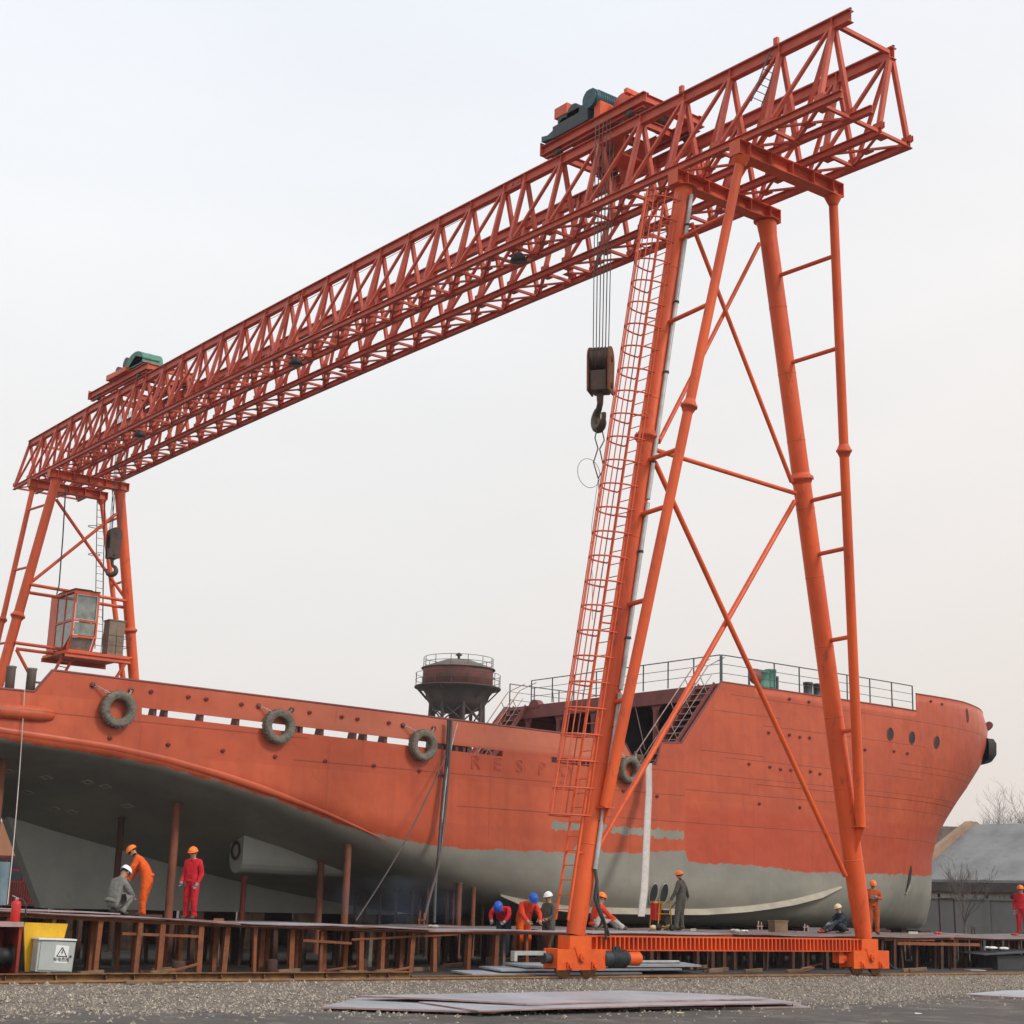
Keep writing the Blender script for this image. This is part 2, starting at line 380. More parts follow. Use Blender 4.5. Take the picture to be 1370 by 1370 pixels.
# travel motor with cooling fins, orange cap; buffer; cable drum rod
x=-L0+.78; mb=MB(); mb.tube((x,-.12,.43),(x+.28,-.12,.43),.2,n=18); 
for k in range(9): mb.lathe((x+.30+k*.055,-.12,.43),[(.16,-.02),(.23,-.012),(.23,.012),(.16,.02)],18,(1,0,0))
mb.tube((x+.28,-.12,.43),(x+.85,-.12,.43),.16,n=18); mb.box(x+.3,x+.55,-.2,-.04,.6,.72)
m1=mb.build('travel_motor',M['gdark'],bo)
mb=MB(); mb.tube((x+.85,-.12,.43),(x+1.22,-.12,.43),.17,.185,16); mb.tube((x+1.22,-.12,.43),(x+1.28,-.12,.43),.14,n=16); mb.build('motor_cap',M['bogie'],m1)
mb=MB(); mb.tube((-L0-.95,0,.43),(-L0-.78,0,.43),.12,n=16); mb.tube((-L0-1.02,0,.43),(-L0-.95,0,.43),.14,.13,n=16); mb.build('buffer',M['dark'],bo)
mb=MB(); mb.box(-L0-1.9,-L0-.95,-.03,.06,.50,.60); mb.box(-L0-1.95,-L0-1.86,-.06,.09,.36,.60); mb.build('buffer_arm',M['galv'],bo)
bf=bogie(1)
mb=MB(); mb.tube((L0-1.0,.1,.43),(L0-.78,.1,.43),.16,n=16); mb.box(L0-1.15,L0-.95,-.05,.2,.3,.75); mb.build('gear_case',M['orange'],bf)
mb=MB(); mb.path([(L0+.8,-.25,.3),(L0+.95,-.28,.17),(L0+1.05,-.3,.14),(L0+1.1,-.25,.2)],.02); mb.build('rail_sweeper',M['dark'],bf)
# conduit on the near leg
mb=MB(); p=[axn(z)+V((.07,-.315,0)) for z in(22.0,12.5,7.2)]; mb.tube(p[0],p[1],.06,.06,12); mb.tube(p[1]+V((0,0,-.1)),p[2],.06,.06,12)
p2=[axn(z)+V((.05,-.335,0)) for z in(7.1,2.6)]; mb.tube(p2[0],p2[1],.062,.062,12)
cdt=mb.build('conduit',M['galv'],crane)
mb=MB(); 
for z in(21,18.5,16.3,13.6,11,8.6,6.2,3.8): a=axn(z)+V((.07,-.315,0)); mb=MB(); mb.lathe(a,[(.07,-.03),(.085,-.03),(.085,.03),(.07,.03)],12,(0,0,1)); mb.build('pipe_clip',M['dark'],cdt)
mb=MB(); b=axn(2.6)+V((.05,-.335,0)); mb.path([b,b+V((.02,-.06,-.3)),b+V((-.02,-.04,-.7)),b+V((.1,-.05,-1.0)),b+V((.32,-.05,-1.35)),b+V((.5,0,-1.6))],.045,8); mb.path([b,b+V((.07,-.02,-.4)),b+V((.1,-.06,-.9)),b+V((.28,-.1,-1.3)),b+V((.4,0,-1.7))],.03,8)
mb.build('cable_tail',M['dark'],cdt)
# caged ladder up the near leg
def LAD(z,dx,dy): return axn(z)+V((-.52+dx,-.02+dy,0))
mb=MB()
for dy in(-.24,.24): mb.bar(LAD(1.35,0,dy),LAD(21.7,0,dy),.06,.03,(0,1,0))
for z in(3,6,9,12,15,18,21): 
    for dy in(-.24,.24): mb.bar(LAD(z,0,dy*.8),LAD(z,.26,dy*.5),.03,.04)
lad=mb.build('ladder',M['orange'],crane)
for z in np.arange(1.6,21.6,.36):
    r=MB(); r.tube(LAD(z,0,-.22),LAD(z,0,.22),.014,n=6); r.build('rung',M['orange'],lad)
axd=(axn(20)-axn(2)).normalized()
def cagept(z,t,r=.40): # t angle 0..1 around the open side
    a=math.pi*(-.05+1.1*t)
    return LAD(z,-.33-r*.85*math.sin(a)+.0 if False else -.80*math.sin(a)-.06, -.43*math.cos(a))
for z in np.arange(3.9,21.9,.68):
    if False: continue
    h=MB(); pts=[LAD(z,0,-.24)]+[cagept(z,k/12) for k in range(13)]+[LAD(z,0,.24)]
    h.path(pts,.025,5); h.build('cage_hoop',M['beam'],lad)
for t in(.04,.2,.35,.5,.65,.8,.96):
    for z0,z1 in((3.9,12.5),(12.5,21.8)):
        h=MB(); 
        h.tube(cagept(z0,t),cagept(z1,t),.018 if t!=.5 else .034,n=5); h.build('cage_bar',M['beam'],lad)
# small ladder at the near end, stops and lamps along the girder
mb=MB()
a=onY(1005,135,-3.0);b=onY(1027,80,-3.0)
for dx in(0,.42): mb.tube(a+V((dx,0,0)),b+V((dx+.1,0,.3)),.02,n=6)
for k in range(7):
    p=a+(b+V((.1,0,.3))-a)*((k+.5)/7); mb.tube(p,p+V((.42,0,0)),.013,n=5)
mb.build('short_ladder',M['dark'],crane)
for q in(1,3.5): 
    yy=ny[int(q)]; mb=MB(); mb.box(-A0-.05,-A0+.05,yy+.1,yy+.25,ZT+.08+cz(yy),ZT+.3+cz(yy)); mb.build('rail_stop',M['truss'],crane)
mb=MB(); mb.tube((-A0+.25,ny[-1],ZT+.25),(-A0+.25,ny[1],ZT+.25),.012,n=4); mb.tube((-A0+.25,ny[-1],ZT+.0),(-A0+.25,ny[1],ZT+.0),.012,n=4); mb.build('power_line',M['wire'],crane)
for px,py in((396,484),(694,345),(187,581)):
    p=onX(px,py,-A0-.1)
    f=MB(); f.lathe(p,[(0,.16),(.14,.15),(.24,.02),(.30,-.12),(.0,-.125)],16,(0,0,1)); f.tube(p+V((0,0,.14)),p+V((0,0,.42)),.03); f.build('floodlight',M['dark'],crane)
for px,py in((290,640),(640,425),(430,565)):
    p=onX(px,py,A0)
# ------------------------------------------------ cab on the far tower
def fy(px,py,Y=S0-.75): return onY(px,py,Y)
cp=empty('cab_dummy',(0,0,0),None,None); bpy.data.objects.remove(cp)
b=fy(165,880); CW=fy(93,868,S0-1.5)
zf=CW.z-.05; x0=CW.x-.1; x1=b.x; yc=S0-1.3
mb=MB(); mb.box(x0,x1,S0-1.55,S0+1.75,zf-.14,zf); mb.ibeam((x0-.1,S0-1.45,zf-.24),(x1+.1,S0-1.45,zf-.24),.14,.2,.02); mb.ibeam((x0-.1,S0+1.6,zf-.24),(x1+.1,S0+1.6,zf-.24),.14,.2,.02)
pf=mb.build('cab_platform',M['beam'],crane)
xa=x0+.12; xb=fy(127,870,S0-1.5).x; zt=fy(95,792).z; ya=S0-1.5; yb_=S0+1.6
zb=zf; dz=zt-zb; wx=xb-xa; zm=zb+dz*.50; zl=zb+dz*.24
mb=MB(); t=.05
mb.box(xa,xb,yb_-.04,yb_,zb,zt); mb.box(xa,xb,ya,yb_,zt-.08,zt+.02)
for X in(xa,xa+wx*.33,xb-.06):
    pass
# side wall solid half
mb.box(xa,xa+.05,yb_-.9,yb_,zb,zt-.08)
xf=ya+.0
for X in(xa+.03,xb-.03):
    mb.bar((X,ya+.03,zl),(X,ya+.03,zt-.05),.09,.09); mb.bar((X,ya+.03,zl),(X,ya+.45,zb+.03),.09,.09)
    mb.bar((X,ya,zm),(X,yb_,zm),.07,.07); mb.bar((X,ya+.4,zb+.03),(X,yb_,zb+.03),.08,.08)
    for Y in(ya+1.14,yb_-.9): mb.bar((X,Y,zb),(X,Y,zt-.05),.08,.08)
mb.bar((xa,ya+.03,zm),(xb,ya+.03,zm),.08,.08); mb.bar((xa,ya+.03,zl),(xb,ya+.03,zl),.1,.1); mb.bar((xa,ya+.03,zt-.1),(xb,ya+.03,zt-.1),.12,.12); mb.bar((xa,ya+.45,zb+.05),(xb,ya+.45,zb+.05),.1,.1)
cab=mb.build('operator_cab',M['orange'],crane)
mb=MB(); mb.box(xa-.02,xb+.02,ya-.05,yb_+.05,zt+.02,zt+.06); mb.box(xa+.2,xb-.2,ya+.5,yb_-.5,zt+.06,zt+.2); mb.build('cab_roof_plate',M['rustd'],cab)
def win(p,d): 
    w=MB(); w.prism(p,d); w.build('window',M['glass'],cab)
win([(xa+.12,ya+.03,zm+.08),(xb-.12,ya+.03,zm+.08),(xb-.12,ya+.03,zt-.2),(xa+.12,ya+.03,zt-.2)],(0,.015,0))
win([(xa+.12,ya+.03,zl+.08),(xb-.12,ya+.03,zl+.08),(xb-.12,ya+.03,zm-.08),(xa+.12,ya+.03,zm-.08)],(0,.015,0))
win([(xa+.12,ya+.07,zl-.07),(xb-.12,ya+.07,zl-.07),(xb-.12,ya+.42,zb+.1),(xa+.12,ya+.42,zb+.1)],(0,.02,.01))
for Ya,Yb in((ya+.14,ya+1.08),(ya+1.2,yb_-.95)):
    for X in(xa+.03,xb-.03):
        win([(X,Ya,zm+.07),(X,Yb,zm+.07),(X,Yb,zt-.18),(X,Ya,zt-.18)],(.015,0,0))
        win([(X,Ya+.1 if Ya<ya+.3 else Ya,zl+.05 if Ya<ya+.3 else zb+.12),(X,Yb,zb+.16),(X,Yb,zm-.07),(X,Ya,zm-.07)],(.015,0,0))
mb=MB()
for r in ((xa+.12,xb-.12,zm+.08,zt-.2),):
    for (p,q) in (((r[0],r[2]),(r[1],r[2])),((r[1],r[2]),(r[1],r[3])),((r[1],r[3]),(r[0],r[3])),((r[0],r[3]),(r[0],r[2]))):
        mb.bar((p[0],ya-.02,p[1]),(q[0],ya-.02,q[1]),.04,.05)
mb.build('window_frame',M['pale'],cab)
mb=MB(); mb.box(xa+.35,xb-.35,ya+.8,ya+1.2,zb+.1,zb+.75); mb.build('console',M['pale'],cab)
c0=fy(139,868).x;c1=fy(160,868).x; ct=fy(150,832).z
mb=MB(); mb.box(c0,c1,S0-1.2,S0-.5,zf+.02,ct); mb.box(c0-.04,c1+.04,S0-1.24,S0-.46,ct,ct+.06)
for k in(1,): mb.box((c0+c1)/2-.012,(c0+c1)/2+.012,S0-1.215,S0-1.2,zf+.1,ct-.08)
for zz in (.35,.6): mb.box(c0+.05,c1-.05,S0-1.21,S0-1.2,zf+(ct-zf)*zz,zf+(ct-zf)*zz+.02)
mb.build('switch_cabinet',M['cabinet'],crane,bevel=.015)
mb=MB()
xr=(fy(130,840).x,x1)
for X in(xr[0],(xr[0]+xr[1])/2,xr[1]-.03): mb.tube((X,S0-1.5,zf),(X,S0-1.5,zf+1.0),.018,n=6)
for Z in(.5,1.0): mb.tube((xr[0],S0-1.5,zf+Z),(xr[1],S0-1.5,zf+Z),.018,n=6); mb.tube((xr[1]-.03,S0-1.5,zf+Z),(xr[1]-.03,S0+.5,zf+Z),.018,n=6)
mb.build('platform_railing',M['dark'],crane)
# access stair below and thin ladder above the cab
def lad2(name,a,b,w,st,m,r=.025,rr=.015):
    mb=MB(); a=V(a);b=V(b);wv=V(w)
    mb.tube(a,b,r,n=6);mb.tube(a+wv,b+wv,r,n=6)
    n=int((b-a).length/st)
    for k in range(n):
        p=a+(b-a)*((k+.5)/n); mb.tube(p,p+wv,rr,n=5)
    return mb.build(name,m,crane)
lad2('thin_ladder',onY(127,868,S0+.6),onY(130,668,S0+.6),(.42,0,0),.38,M['wire'])
mb=MB(); mb.path([onY(126,742+0,S0+.2)+V((.3*math.cos(t),.3*math.sin(t),0)) for t in np.linspace(0,6.28,14)],.02); mb.path([onY(128,705,S0+.2)+V((.4*math.cos(t),.3*math.sin(t),0)) for t in np.linspace(0,6.28,14)],.02); mb.build('ladder_hoop',M['wire'],crane)
mb=MB(); 
for a,b in(((88,870),(58,925)),((101,875),(72,925))): mb.bar(onY(*a,S0-.6),onY(*b,S0-.6),.14,.05,(0,1,0))
for k in range(8):
    p=onY(88-30*k/8,870+55*k/8,S0-.6);q=onY(101-30*k/8,873+55*k/8,S0-.6); mb.bar(p,q,.1,.03)
mb.build('access_stair',M['beam'],crane)
mb=MB(); mb.path([onY(88,650,S0-.2),onY(84,720,S0-.2),onY(79,783,S0-.5),onY(76,795,S0-.6)],.035,6); mb.path([onY(150,655,S0-.2),onY(152,690,S0-.1),onY(147,740,S0-.1)],.02,5); mb.path([onY(141,660,S0-.2),onY(138,760,S0-.1),onY(137,830,S0-.3)],.02,5)
mb.build('hanging_cable',M['dark'],crane)
# ------------------------------------------------ trolleys
def trolley(yc,h,name,label,kind):
    t=empty(name,(0,yc,ZT+.1+cz(yc)),label,'trolley')
    z=ZT+.1+cz(yc); mb=MB()
    for sx in(-1,1):
        mb.ibeam((sx*A0,yc-h,z+.42),(sx*A0,yc+h,z+.42),.24,.34,.025)
        mb.ibeam((sx*(A0-.02),yc-h*.95,z+.2),(sx*(A0-.02),yc+h*.95,z+.2),.16,.16,.02)
    for yy in np.linspace(yc-h+.12,yc+h-.12,5): mb.ibeam((-A0,yy,z+.43),(A0,yy,z+.43),.16,.28,.02)
    mb.box(-A0-.14,-A0+.12,yc+h-.0,yc+h+.03,z+.24,z+.72)
    mb.build('trolley_frame',M['truss'],t)
    for sx in(-1,1):
        for yy in(yc-h*.7,yc+h*.7):
            w=MB(); w.lathe((sx*A0,yy,z+.16),[(0,-.07),(.16,-.07),(.16,.05),(.2,.06),(.2,.08),(0,.08)],18,(1,0,0)); w.build('wheel',M['grease'],t)
    return t,z
t,z=trolley(4.9,2.55,'hoist_trolley','hoist trolley with blue green motor and gearbox on the near end of the girder',0)
def drum(t,x0,x1,y,z,r,m,m2):
    mb=MB(); pr=[(r,0)]; n=22
    for k in range(n+1): pr+= [(r*.93 if k%2 else r, (x1-x0)*k/n)]
    mb.lathe((x0,y,z),pr,22,(1,0,0)); o=mb.build('rope_drum',m,t)
    for X in(x0,x1):
        e=MB(); e.lathe((X,y,z),[(0,-.03),(r*1.18,-.03),(r*1.18,.03),(0,.03)],24,(1,0,0)); e.build('drum_flange',m2,o)
yc=4.9
drum(t,-.75,1.0,yc-.9,z+.95,.36,M['grease'],M['beam'])
mb=MB(); mb.box(-A0-.17,-.35,yc+.1,yc+1.9,z+.6,z+1.05); mb.box(-A0-.12,-.5,yc+.3,yc+1.7,z+.75,z+1.3); mb.tube((-A0-.12,yc+.9,z+1.2),(-.45,yc+.9,z+1.2),.32,n=18); mb.tube((-A0-.12,yc+1.4,z+.95),(-.45,yc+1.4,z+.95),.26,n=18); mb.build('gearbox',M['gdark'],t,bevel=.02)
mb=MB(); mb.tube((-A0-.1,yc+.05,z+1.35),(.15,yc+.05,z+1.35),.36,n=22); mb.tube((-A0-.16,yc+.05,z+1.35),(-A0-.1,yc+.05,z+1.35),.33,n=22)
for k in range(10): mb.lathe((-A0+.1+k*.1,yc+.05,z+1.35),[(.35,-.02),(.39,-.01),(.39,.01),(.35,.02)],20,(1,0,0))
mb.box(-A0+.0,-A0+.35,yc+.05,yc+.4,z+1.55,z+1.8); mb.box(-A0+.05,-.1,yc-.25,yc+.35,z+.6,z+1.02); mb.build('hoist_motor',M['green'],t)
mb=MB(); mb.box(-A0-.05,-A0+.5,yc-.4,yc-.1,z+.6,z+1.15); mb.build('drive_guard',M['orange'],t); mb=MB(); mb.box(-A0-.1,-A0+.6,yc+1.25,yc+1.9,z+1.35,z+1.72); mb.box(-A0+.1,-A0+.2,yc+1.3,yc+1.4,z+.6,z+1.35); mb.build('drive_guard',M['orange'],t)
mb=MB(); mb.prism([(-A0-.15,yc+1.6,z+.62),(-A0-.15,yc+2.5,z+.72),(-A0-.15,yc+2.5,z+.92),(-A0-.15,yc+2.2,z+.85),(-A0-.15,yc+1.6,z+1.0)],(.8,0,0)); mb.build('drip_tray',M['green'],t)
mb=MB(); mb.bar((-A0-.1,yc-1.9,z+.62),(A0,yc-1.9,z+.62),.12,.1); mb.bar((-A0+.1,yc-1.45,z+1.12),(A0,yc-1.45,z+1.05),.16,.16); mb.build('side_bracket',M['orange'],t)
mb=MB(); mb.prism([(-.7,yc-1.1,z+.25),(-.7,yc+.9,z+.25),(-.7,yc+.6,z-.75),(-.7,yc-.8,z-.75)],(.03,0,0)); mb.prism([(.55,yc-1.1,z+.25),(.55,yc+.9,z+.25),(.55,yc+.6,z-.75),(.55,yc-.8,z-.75)],(.03,0,0)); mb.box(-.7,.58,yc-.5,yc+.3,z-.5,z-.42); mb.build('sheave_hanger',M['beam'],t)
yc2=41.2
t,z=trolley(yc2,3.4,'hoist_trolley','smaller hoist trolley under a faded green cover at the far end of the girder',1)
drum(t,-.8,.9,yc2-.6,z+.9,.36,M['grease'],M['fascia'])
mb=MB(); n=14; pts=[]
for k in range(n+1):
    a=math.pi*k/n; pts.append((math.cos(a)*.95,max(0,math.sin(a))**.75*.72))
for k in range(n):
    (a0,b0),(a1,b1)=pts[k],pts[k+1]
    mb.add([(-A0-.1,yc2-1.9+a0,z+.75+b0),(-A0+1.0,yc2-1.9+a0,z+.75+b0),(-A0+1.0,yc2-1.9+a1,z+.75+b1),(-A0-.1,yc2-1.9+a1,z+.75+b1)],[(0,1,2,3)],True)
mb.prism([(-A0-.1,yc2-1.9+a,z+.75+b) for a,b in pts],(.02,0,0)); mb.prism([(-A0-.1,yc2-2.7,z+.7),(-A0-.1,yc2-1.0,z+.7),(-A0-.1,yc2-2.0,z+1.25),(-A0-.1,yc2-2.9,z+.95)],(.9,0,0))
mb.build('machine_cover',M['teal'],t)
mb=MB(); mb.tube((-A0-.08,yc2-.85,z+1.12),(-A0+.8,yc2-.85,z+1.12),.34,n=20); mb.tube((-A0-.08,yc2+.1,z+.95),(-A0+.7,yc2+.1,z+.95),.26,n=20); mb.box(-A0-.1,-A0+.8,yc2-.9,yc2+.2,z+.6,z+.95); mb.build('gearbox',M['dark'],t)
mb=MB(); mb.prism([(-A0-.3,yc2-1.4,z+.6),(-A0-.3,yc2+.9,z+.6),(-A0-.3,yc2+.9,z+.88),(-A0-.3,yc2-1.4,z+.8)],(.2,0,0)); mb.build('drive_guard',M['orange'],t)
# ------------------------------------------------ hook blocks
def hook(px,ytop,ybl0,ybl1,yhook,yc,zt,label,nr,sc=1.,rot=0.):
    top=onY(px,ybl0,yc); bot=onY(px,ybl1,yc)
    X=top.x; zb0=top.z; zb1=bot.z; h=zb0-zb1
    t=empty('hook_block',(X,yc,zb1-1.0),label,'crane hook')
    w=.22*sc
    for k in range(5):
        mb=MB(); y=yc-w+2*w*k/4
        mb.lathe((X,y,zb0-.42*sc),[(0,-.05*sc),(.36*sc,-.05*sc),(.40*sc,-.055*sc),(.36*sc,0),(.40*sc,.055*sc),(0,.05*sc)],22,(0,1,0)); mb.build('sheave',M['grease'],t)
    for s in(-1,1):
        mb=MB(); y=yc+s*(w+.08*sc); c=lambda a,r,dz: (X+r*math.cos(a),y,zb0-.42*sc+dz+r*math.sin(a))
        poly=[c(a,.40*sc,0) for a in np.linspace(0,math.pi,9)]+[(X-.34*sc,y,zb1),(X+.34*sc,y,zb1)]
        mb.prism(poly,(0,.05*sc*s,0)); mb.tube((X,y,zb0-.42*sc),(X,y+s*.1*sc,zb0-.42*sc),.1*sc,n=14); mb.tube((X,y,zb1+.22*sc),(X,y+s*.11*sc,zb1+.22*sc),.09*sc,n=12)
        mb.build('cheek_plate',M['rust'] if nr>8 else M['grease'],t)
    mb=MB(); mb.box(X-.30*sc,X+.30*sc,yc-w-.04*sc,yc+w+.04*sc,zb1,zb1+.66*sc); mb.build('crosshead',M['grease'],t,bevel=.03)
    zh=onY(px,yhook,yc).z; R=(zb1-zh)*.27
    mb=MB(); cz_=zh+R*1.15
    pts=[V((X,yc,zb1)),V((X,yc,zb1-.18*sc)),V((X+.02,yc,cz_+R*1.5))]; rad=[.12*sc,.11*sc,.10*sc]
    cr,sr=math.cos(rot),math.sin(rot)
    for a in np.linspace(75,-195,16):
        q=math.radians(a); dx=R*math.cos(q); pts.append(V((X+dx*cr,yc+dx*sr,cz_+R*math.sin(q)))); rad.append(sc*(.10+.07*math.sin(math.radians(min(180,max(0,(75-a)*.75)))) if a>-150 else .08))
    mb.path(pts,.1,10,rad=rad); mb.build('hook',M['grease'],t)
    for k in range(nr):
        f=k/(nr-1)-.5; mb=MB()
        mb.tube((X+(.3 if k%2 else -.3)*sc,yc+2*w*f,zb0-.3),(X+(.36 if k%2 else -.36)*sc,yc+2*w*f*1.25,zt),.016,n=5); mb.build('wire_rope',M['wire'],t)
    return t,X,zh
hk,hx,hz=hook(804,0,464,526,575,4.2,ZT+.4,'large rust streaked hook block on ten wire ropes under the near trolley',10,1.0,1.25-.62); hk.rotation_euler=(0,0,.62)
# sling on hook
mb=MB(); c=V((hx,4.2,hz+.18))
z1=onY(800,600,4.2).z; z2=onY(799,640,4.2).z; z3=onY(798,700,4.2).z
mb.path([c+V((-.05,0,0)),V((hx-.18,4.2,(hz+z1)/2)),V((hx-.05,4.2,z1))],.02,6); mb.path([c+V((.05,0,0)),V((hx+.2,4.2,(hz+z1)/2)),V((hx+.02,4.2,z1))],.02,6)
mb.path([V((hx-.05,4.2,z1)),V((hx-.22,4.2,(z1+z2)/2)),V((hx-.02,4.2,z2))],.02,6); mb.path([V((hx+.02,4.2,z1)),V((hx+.2,4.2,(z1+z2)/2-.1)),V((hx-.02,4.2,z2))],.02,6)
mb.path([V((hx-.1+.45*math.cos(a)-.3,4.2,z2+.1+.45*math.sin(a))) for a in np.linspace(0,6.1,20)],.009,5)
mb.path([V((hx-.02,4.2,z2)),V((hx+.06,4.2,z2-.8)),V((hx-.1,4.2,z3))],.012,5); mb.path([V((hx-.02,4.2,z2)),V((hx-.25,4.2,z2-1.5)),V((hx-.15,4.2,onY(798,830,4.2).z))],.008,5)
o=mb.build('wire_sling',M['wire'],None); solo(o,(hx,4.2,z3),'loose wire sling with open loops hanging from the large hook','sling')
hook(154,0,706,748,771,44.2,ZT+.3,'small rusty hook block beside the right leg of the far tower',6,.8,-.5)
# ================================================================== SHIP
YS,YM,HBR=10.0,16.5,6.5
def tab(pts):
    xs=[p[0] for p in pts]; zs=[p[1] for p in pts]
    return lambda x: float(np.interp(x,xs,zs))
zcor=tab([(-40,5.7),(-17,5.45),(-13.7,5.25),(-12.1,5.05),(-10.2,4.72),(-8.5,4.33),(-6.7,3.85),(-5,3.3),(-3.4,2.75),(-1.5,2.1),(0,1.7),(3,1.25),(6,1.1),(60,1.1)])
zcen=tab([(-40,5.0),(-17,4.4),(-14.08,3.7),(-12.4,3.3),(-10.45,2.88),(-8.65,2.48),(-5.13,1.83),(-1.28,1.32),(3,1.02),(8,.95),(60,.95)])
fil=tab([(-40,.3),(-17,.3),(-12,.34),(-8.5,.5),(-5,.9),(-3.4,1.2),(-1.5,1.5),(0,1.6),(5,1.5),(60,1.5)])
zpaint=tab([(-40,5.5),(-17,5.5),(-13.7,5.28),(-12.1,5.1),(-10.2,4.78),(-8.5,4.42),(-6.7,3.98),(-5,3.58),(-3.4,3.4),(-1.6,3.3),(2,3.30),(2.9,3.3),(3.0,3.62),(4.0,3.60),(4.1,3.38),(5.8,3.44),(8.0,3.62),(8.05,3.28),(9,3.2),(11.5,3.22),(14.3,3.05),(16.5,3.1),(22,3.2),(26,3.3),(29,3.7),(40,3.9)])
XE=tab([(.3,29.2),(.9,29.29),(1.5,29.26),(2.4,29.11),(3.2,28.8),(4.1,28.48),(5,28.55),(5.7,28.98),(6.5,29.6),(7.3,30.33),(8.2,31.05),(9,31.3),(9.77,31.25),(10.6,30.8),(12,30.7)])
ztop=tab([(-40,6.8),(-16.05,6.8),(-15.6,7.43),(5.05,7.22),(5.62,6.47),(6.58,6.5),(6.84,7.3),(7.81,7.38),(9.82,9.77),(23.1,9.77),(23.35,10.48),(28,10.55),(31.5,10.5),(35,10.3)])
def zslot(c): return 6.46-.0165*(max(-17,min(c,6.5))+13)
def sfac(u,z):
    w=max(0,min(1,(z-1)/8.7)); n=2.0+2.6*w**1.2; m=1.25+.75*w
    return max(0.,1-u**n)**(1/m)
def SP(c,off,z):
    """point of the port shell: c station, off half breadth there, z height"""
    if c<=12: return V((c,YM-off,z))
    u=(c-12)/23; return V((12+u*(XE(z)-12),YM-off*sfac(u,z),z))
def section(c):
    zc,zk,r=zcen(c),zcor(c),fil(c)
    d=V((-HBR,zc-zk)).normalized() if False else None
    L=math.hypot(HBR,zk-zc); dx,dz=-HBR/L,(zc-zk)/L
    pts=[]; z0=zslot(c); zf=min(zk+r,z0-.05)
    for k in range(20): pts.append((HBR,z0+(zf-z0)*k/20))
    A=(HBR,zf);B=(HBR,zk);D=(HBR+dx*r*1.0,zk+dz*r*1.0)
    for k in range(12):
        t=k/12; pts.append(((1-t)**2*A[0]+2*t*(1-t)*B[0]+t*t*D[0],(1-t)**2*A[1]+2*t*(1-t)*B[1]+t*t*D[1]))
    for k in range(13):
        t=k/12; pts.append((D[0]*(1-t),D[1]+(zc-D[1])*t))
    return pts
cols=sorted(set([round(x,3) for x in np.arange(-32,12,.2)]+[round(12+23*(1-(1-k/100)**1.35),3) for k in range(101)]))
secs=[section(c) for c in cols]; nr=len(secs[0])
def shellmesh(side):
    vs=[];pa=[]
    for c,s in zip(cols,secs):
        for off,z in s:
            p=SP(c,off,z); 
            if side>0: p.y=2*YM-p.y
            vs.append(p); pa.append(z-zpaint(p.x))
    fs=[]
    for i in range(len(cols)-1):
        for j in range(nr-1):
            q=(i*nr+j,i*nr+j+1,(i+1)*nr+j+1,(i+1)*nr+j)
            fs.append(q if side<0 else q[::-1])
    return vs,fs,pa
vp,fp,pap=shellmesh(-1); vs_,fs_,pas=shellmesh(1)
bvh=BVHTree.FromPolygons(vp,fp)
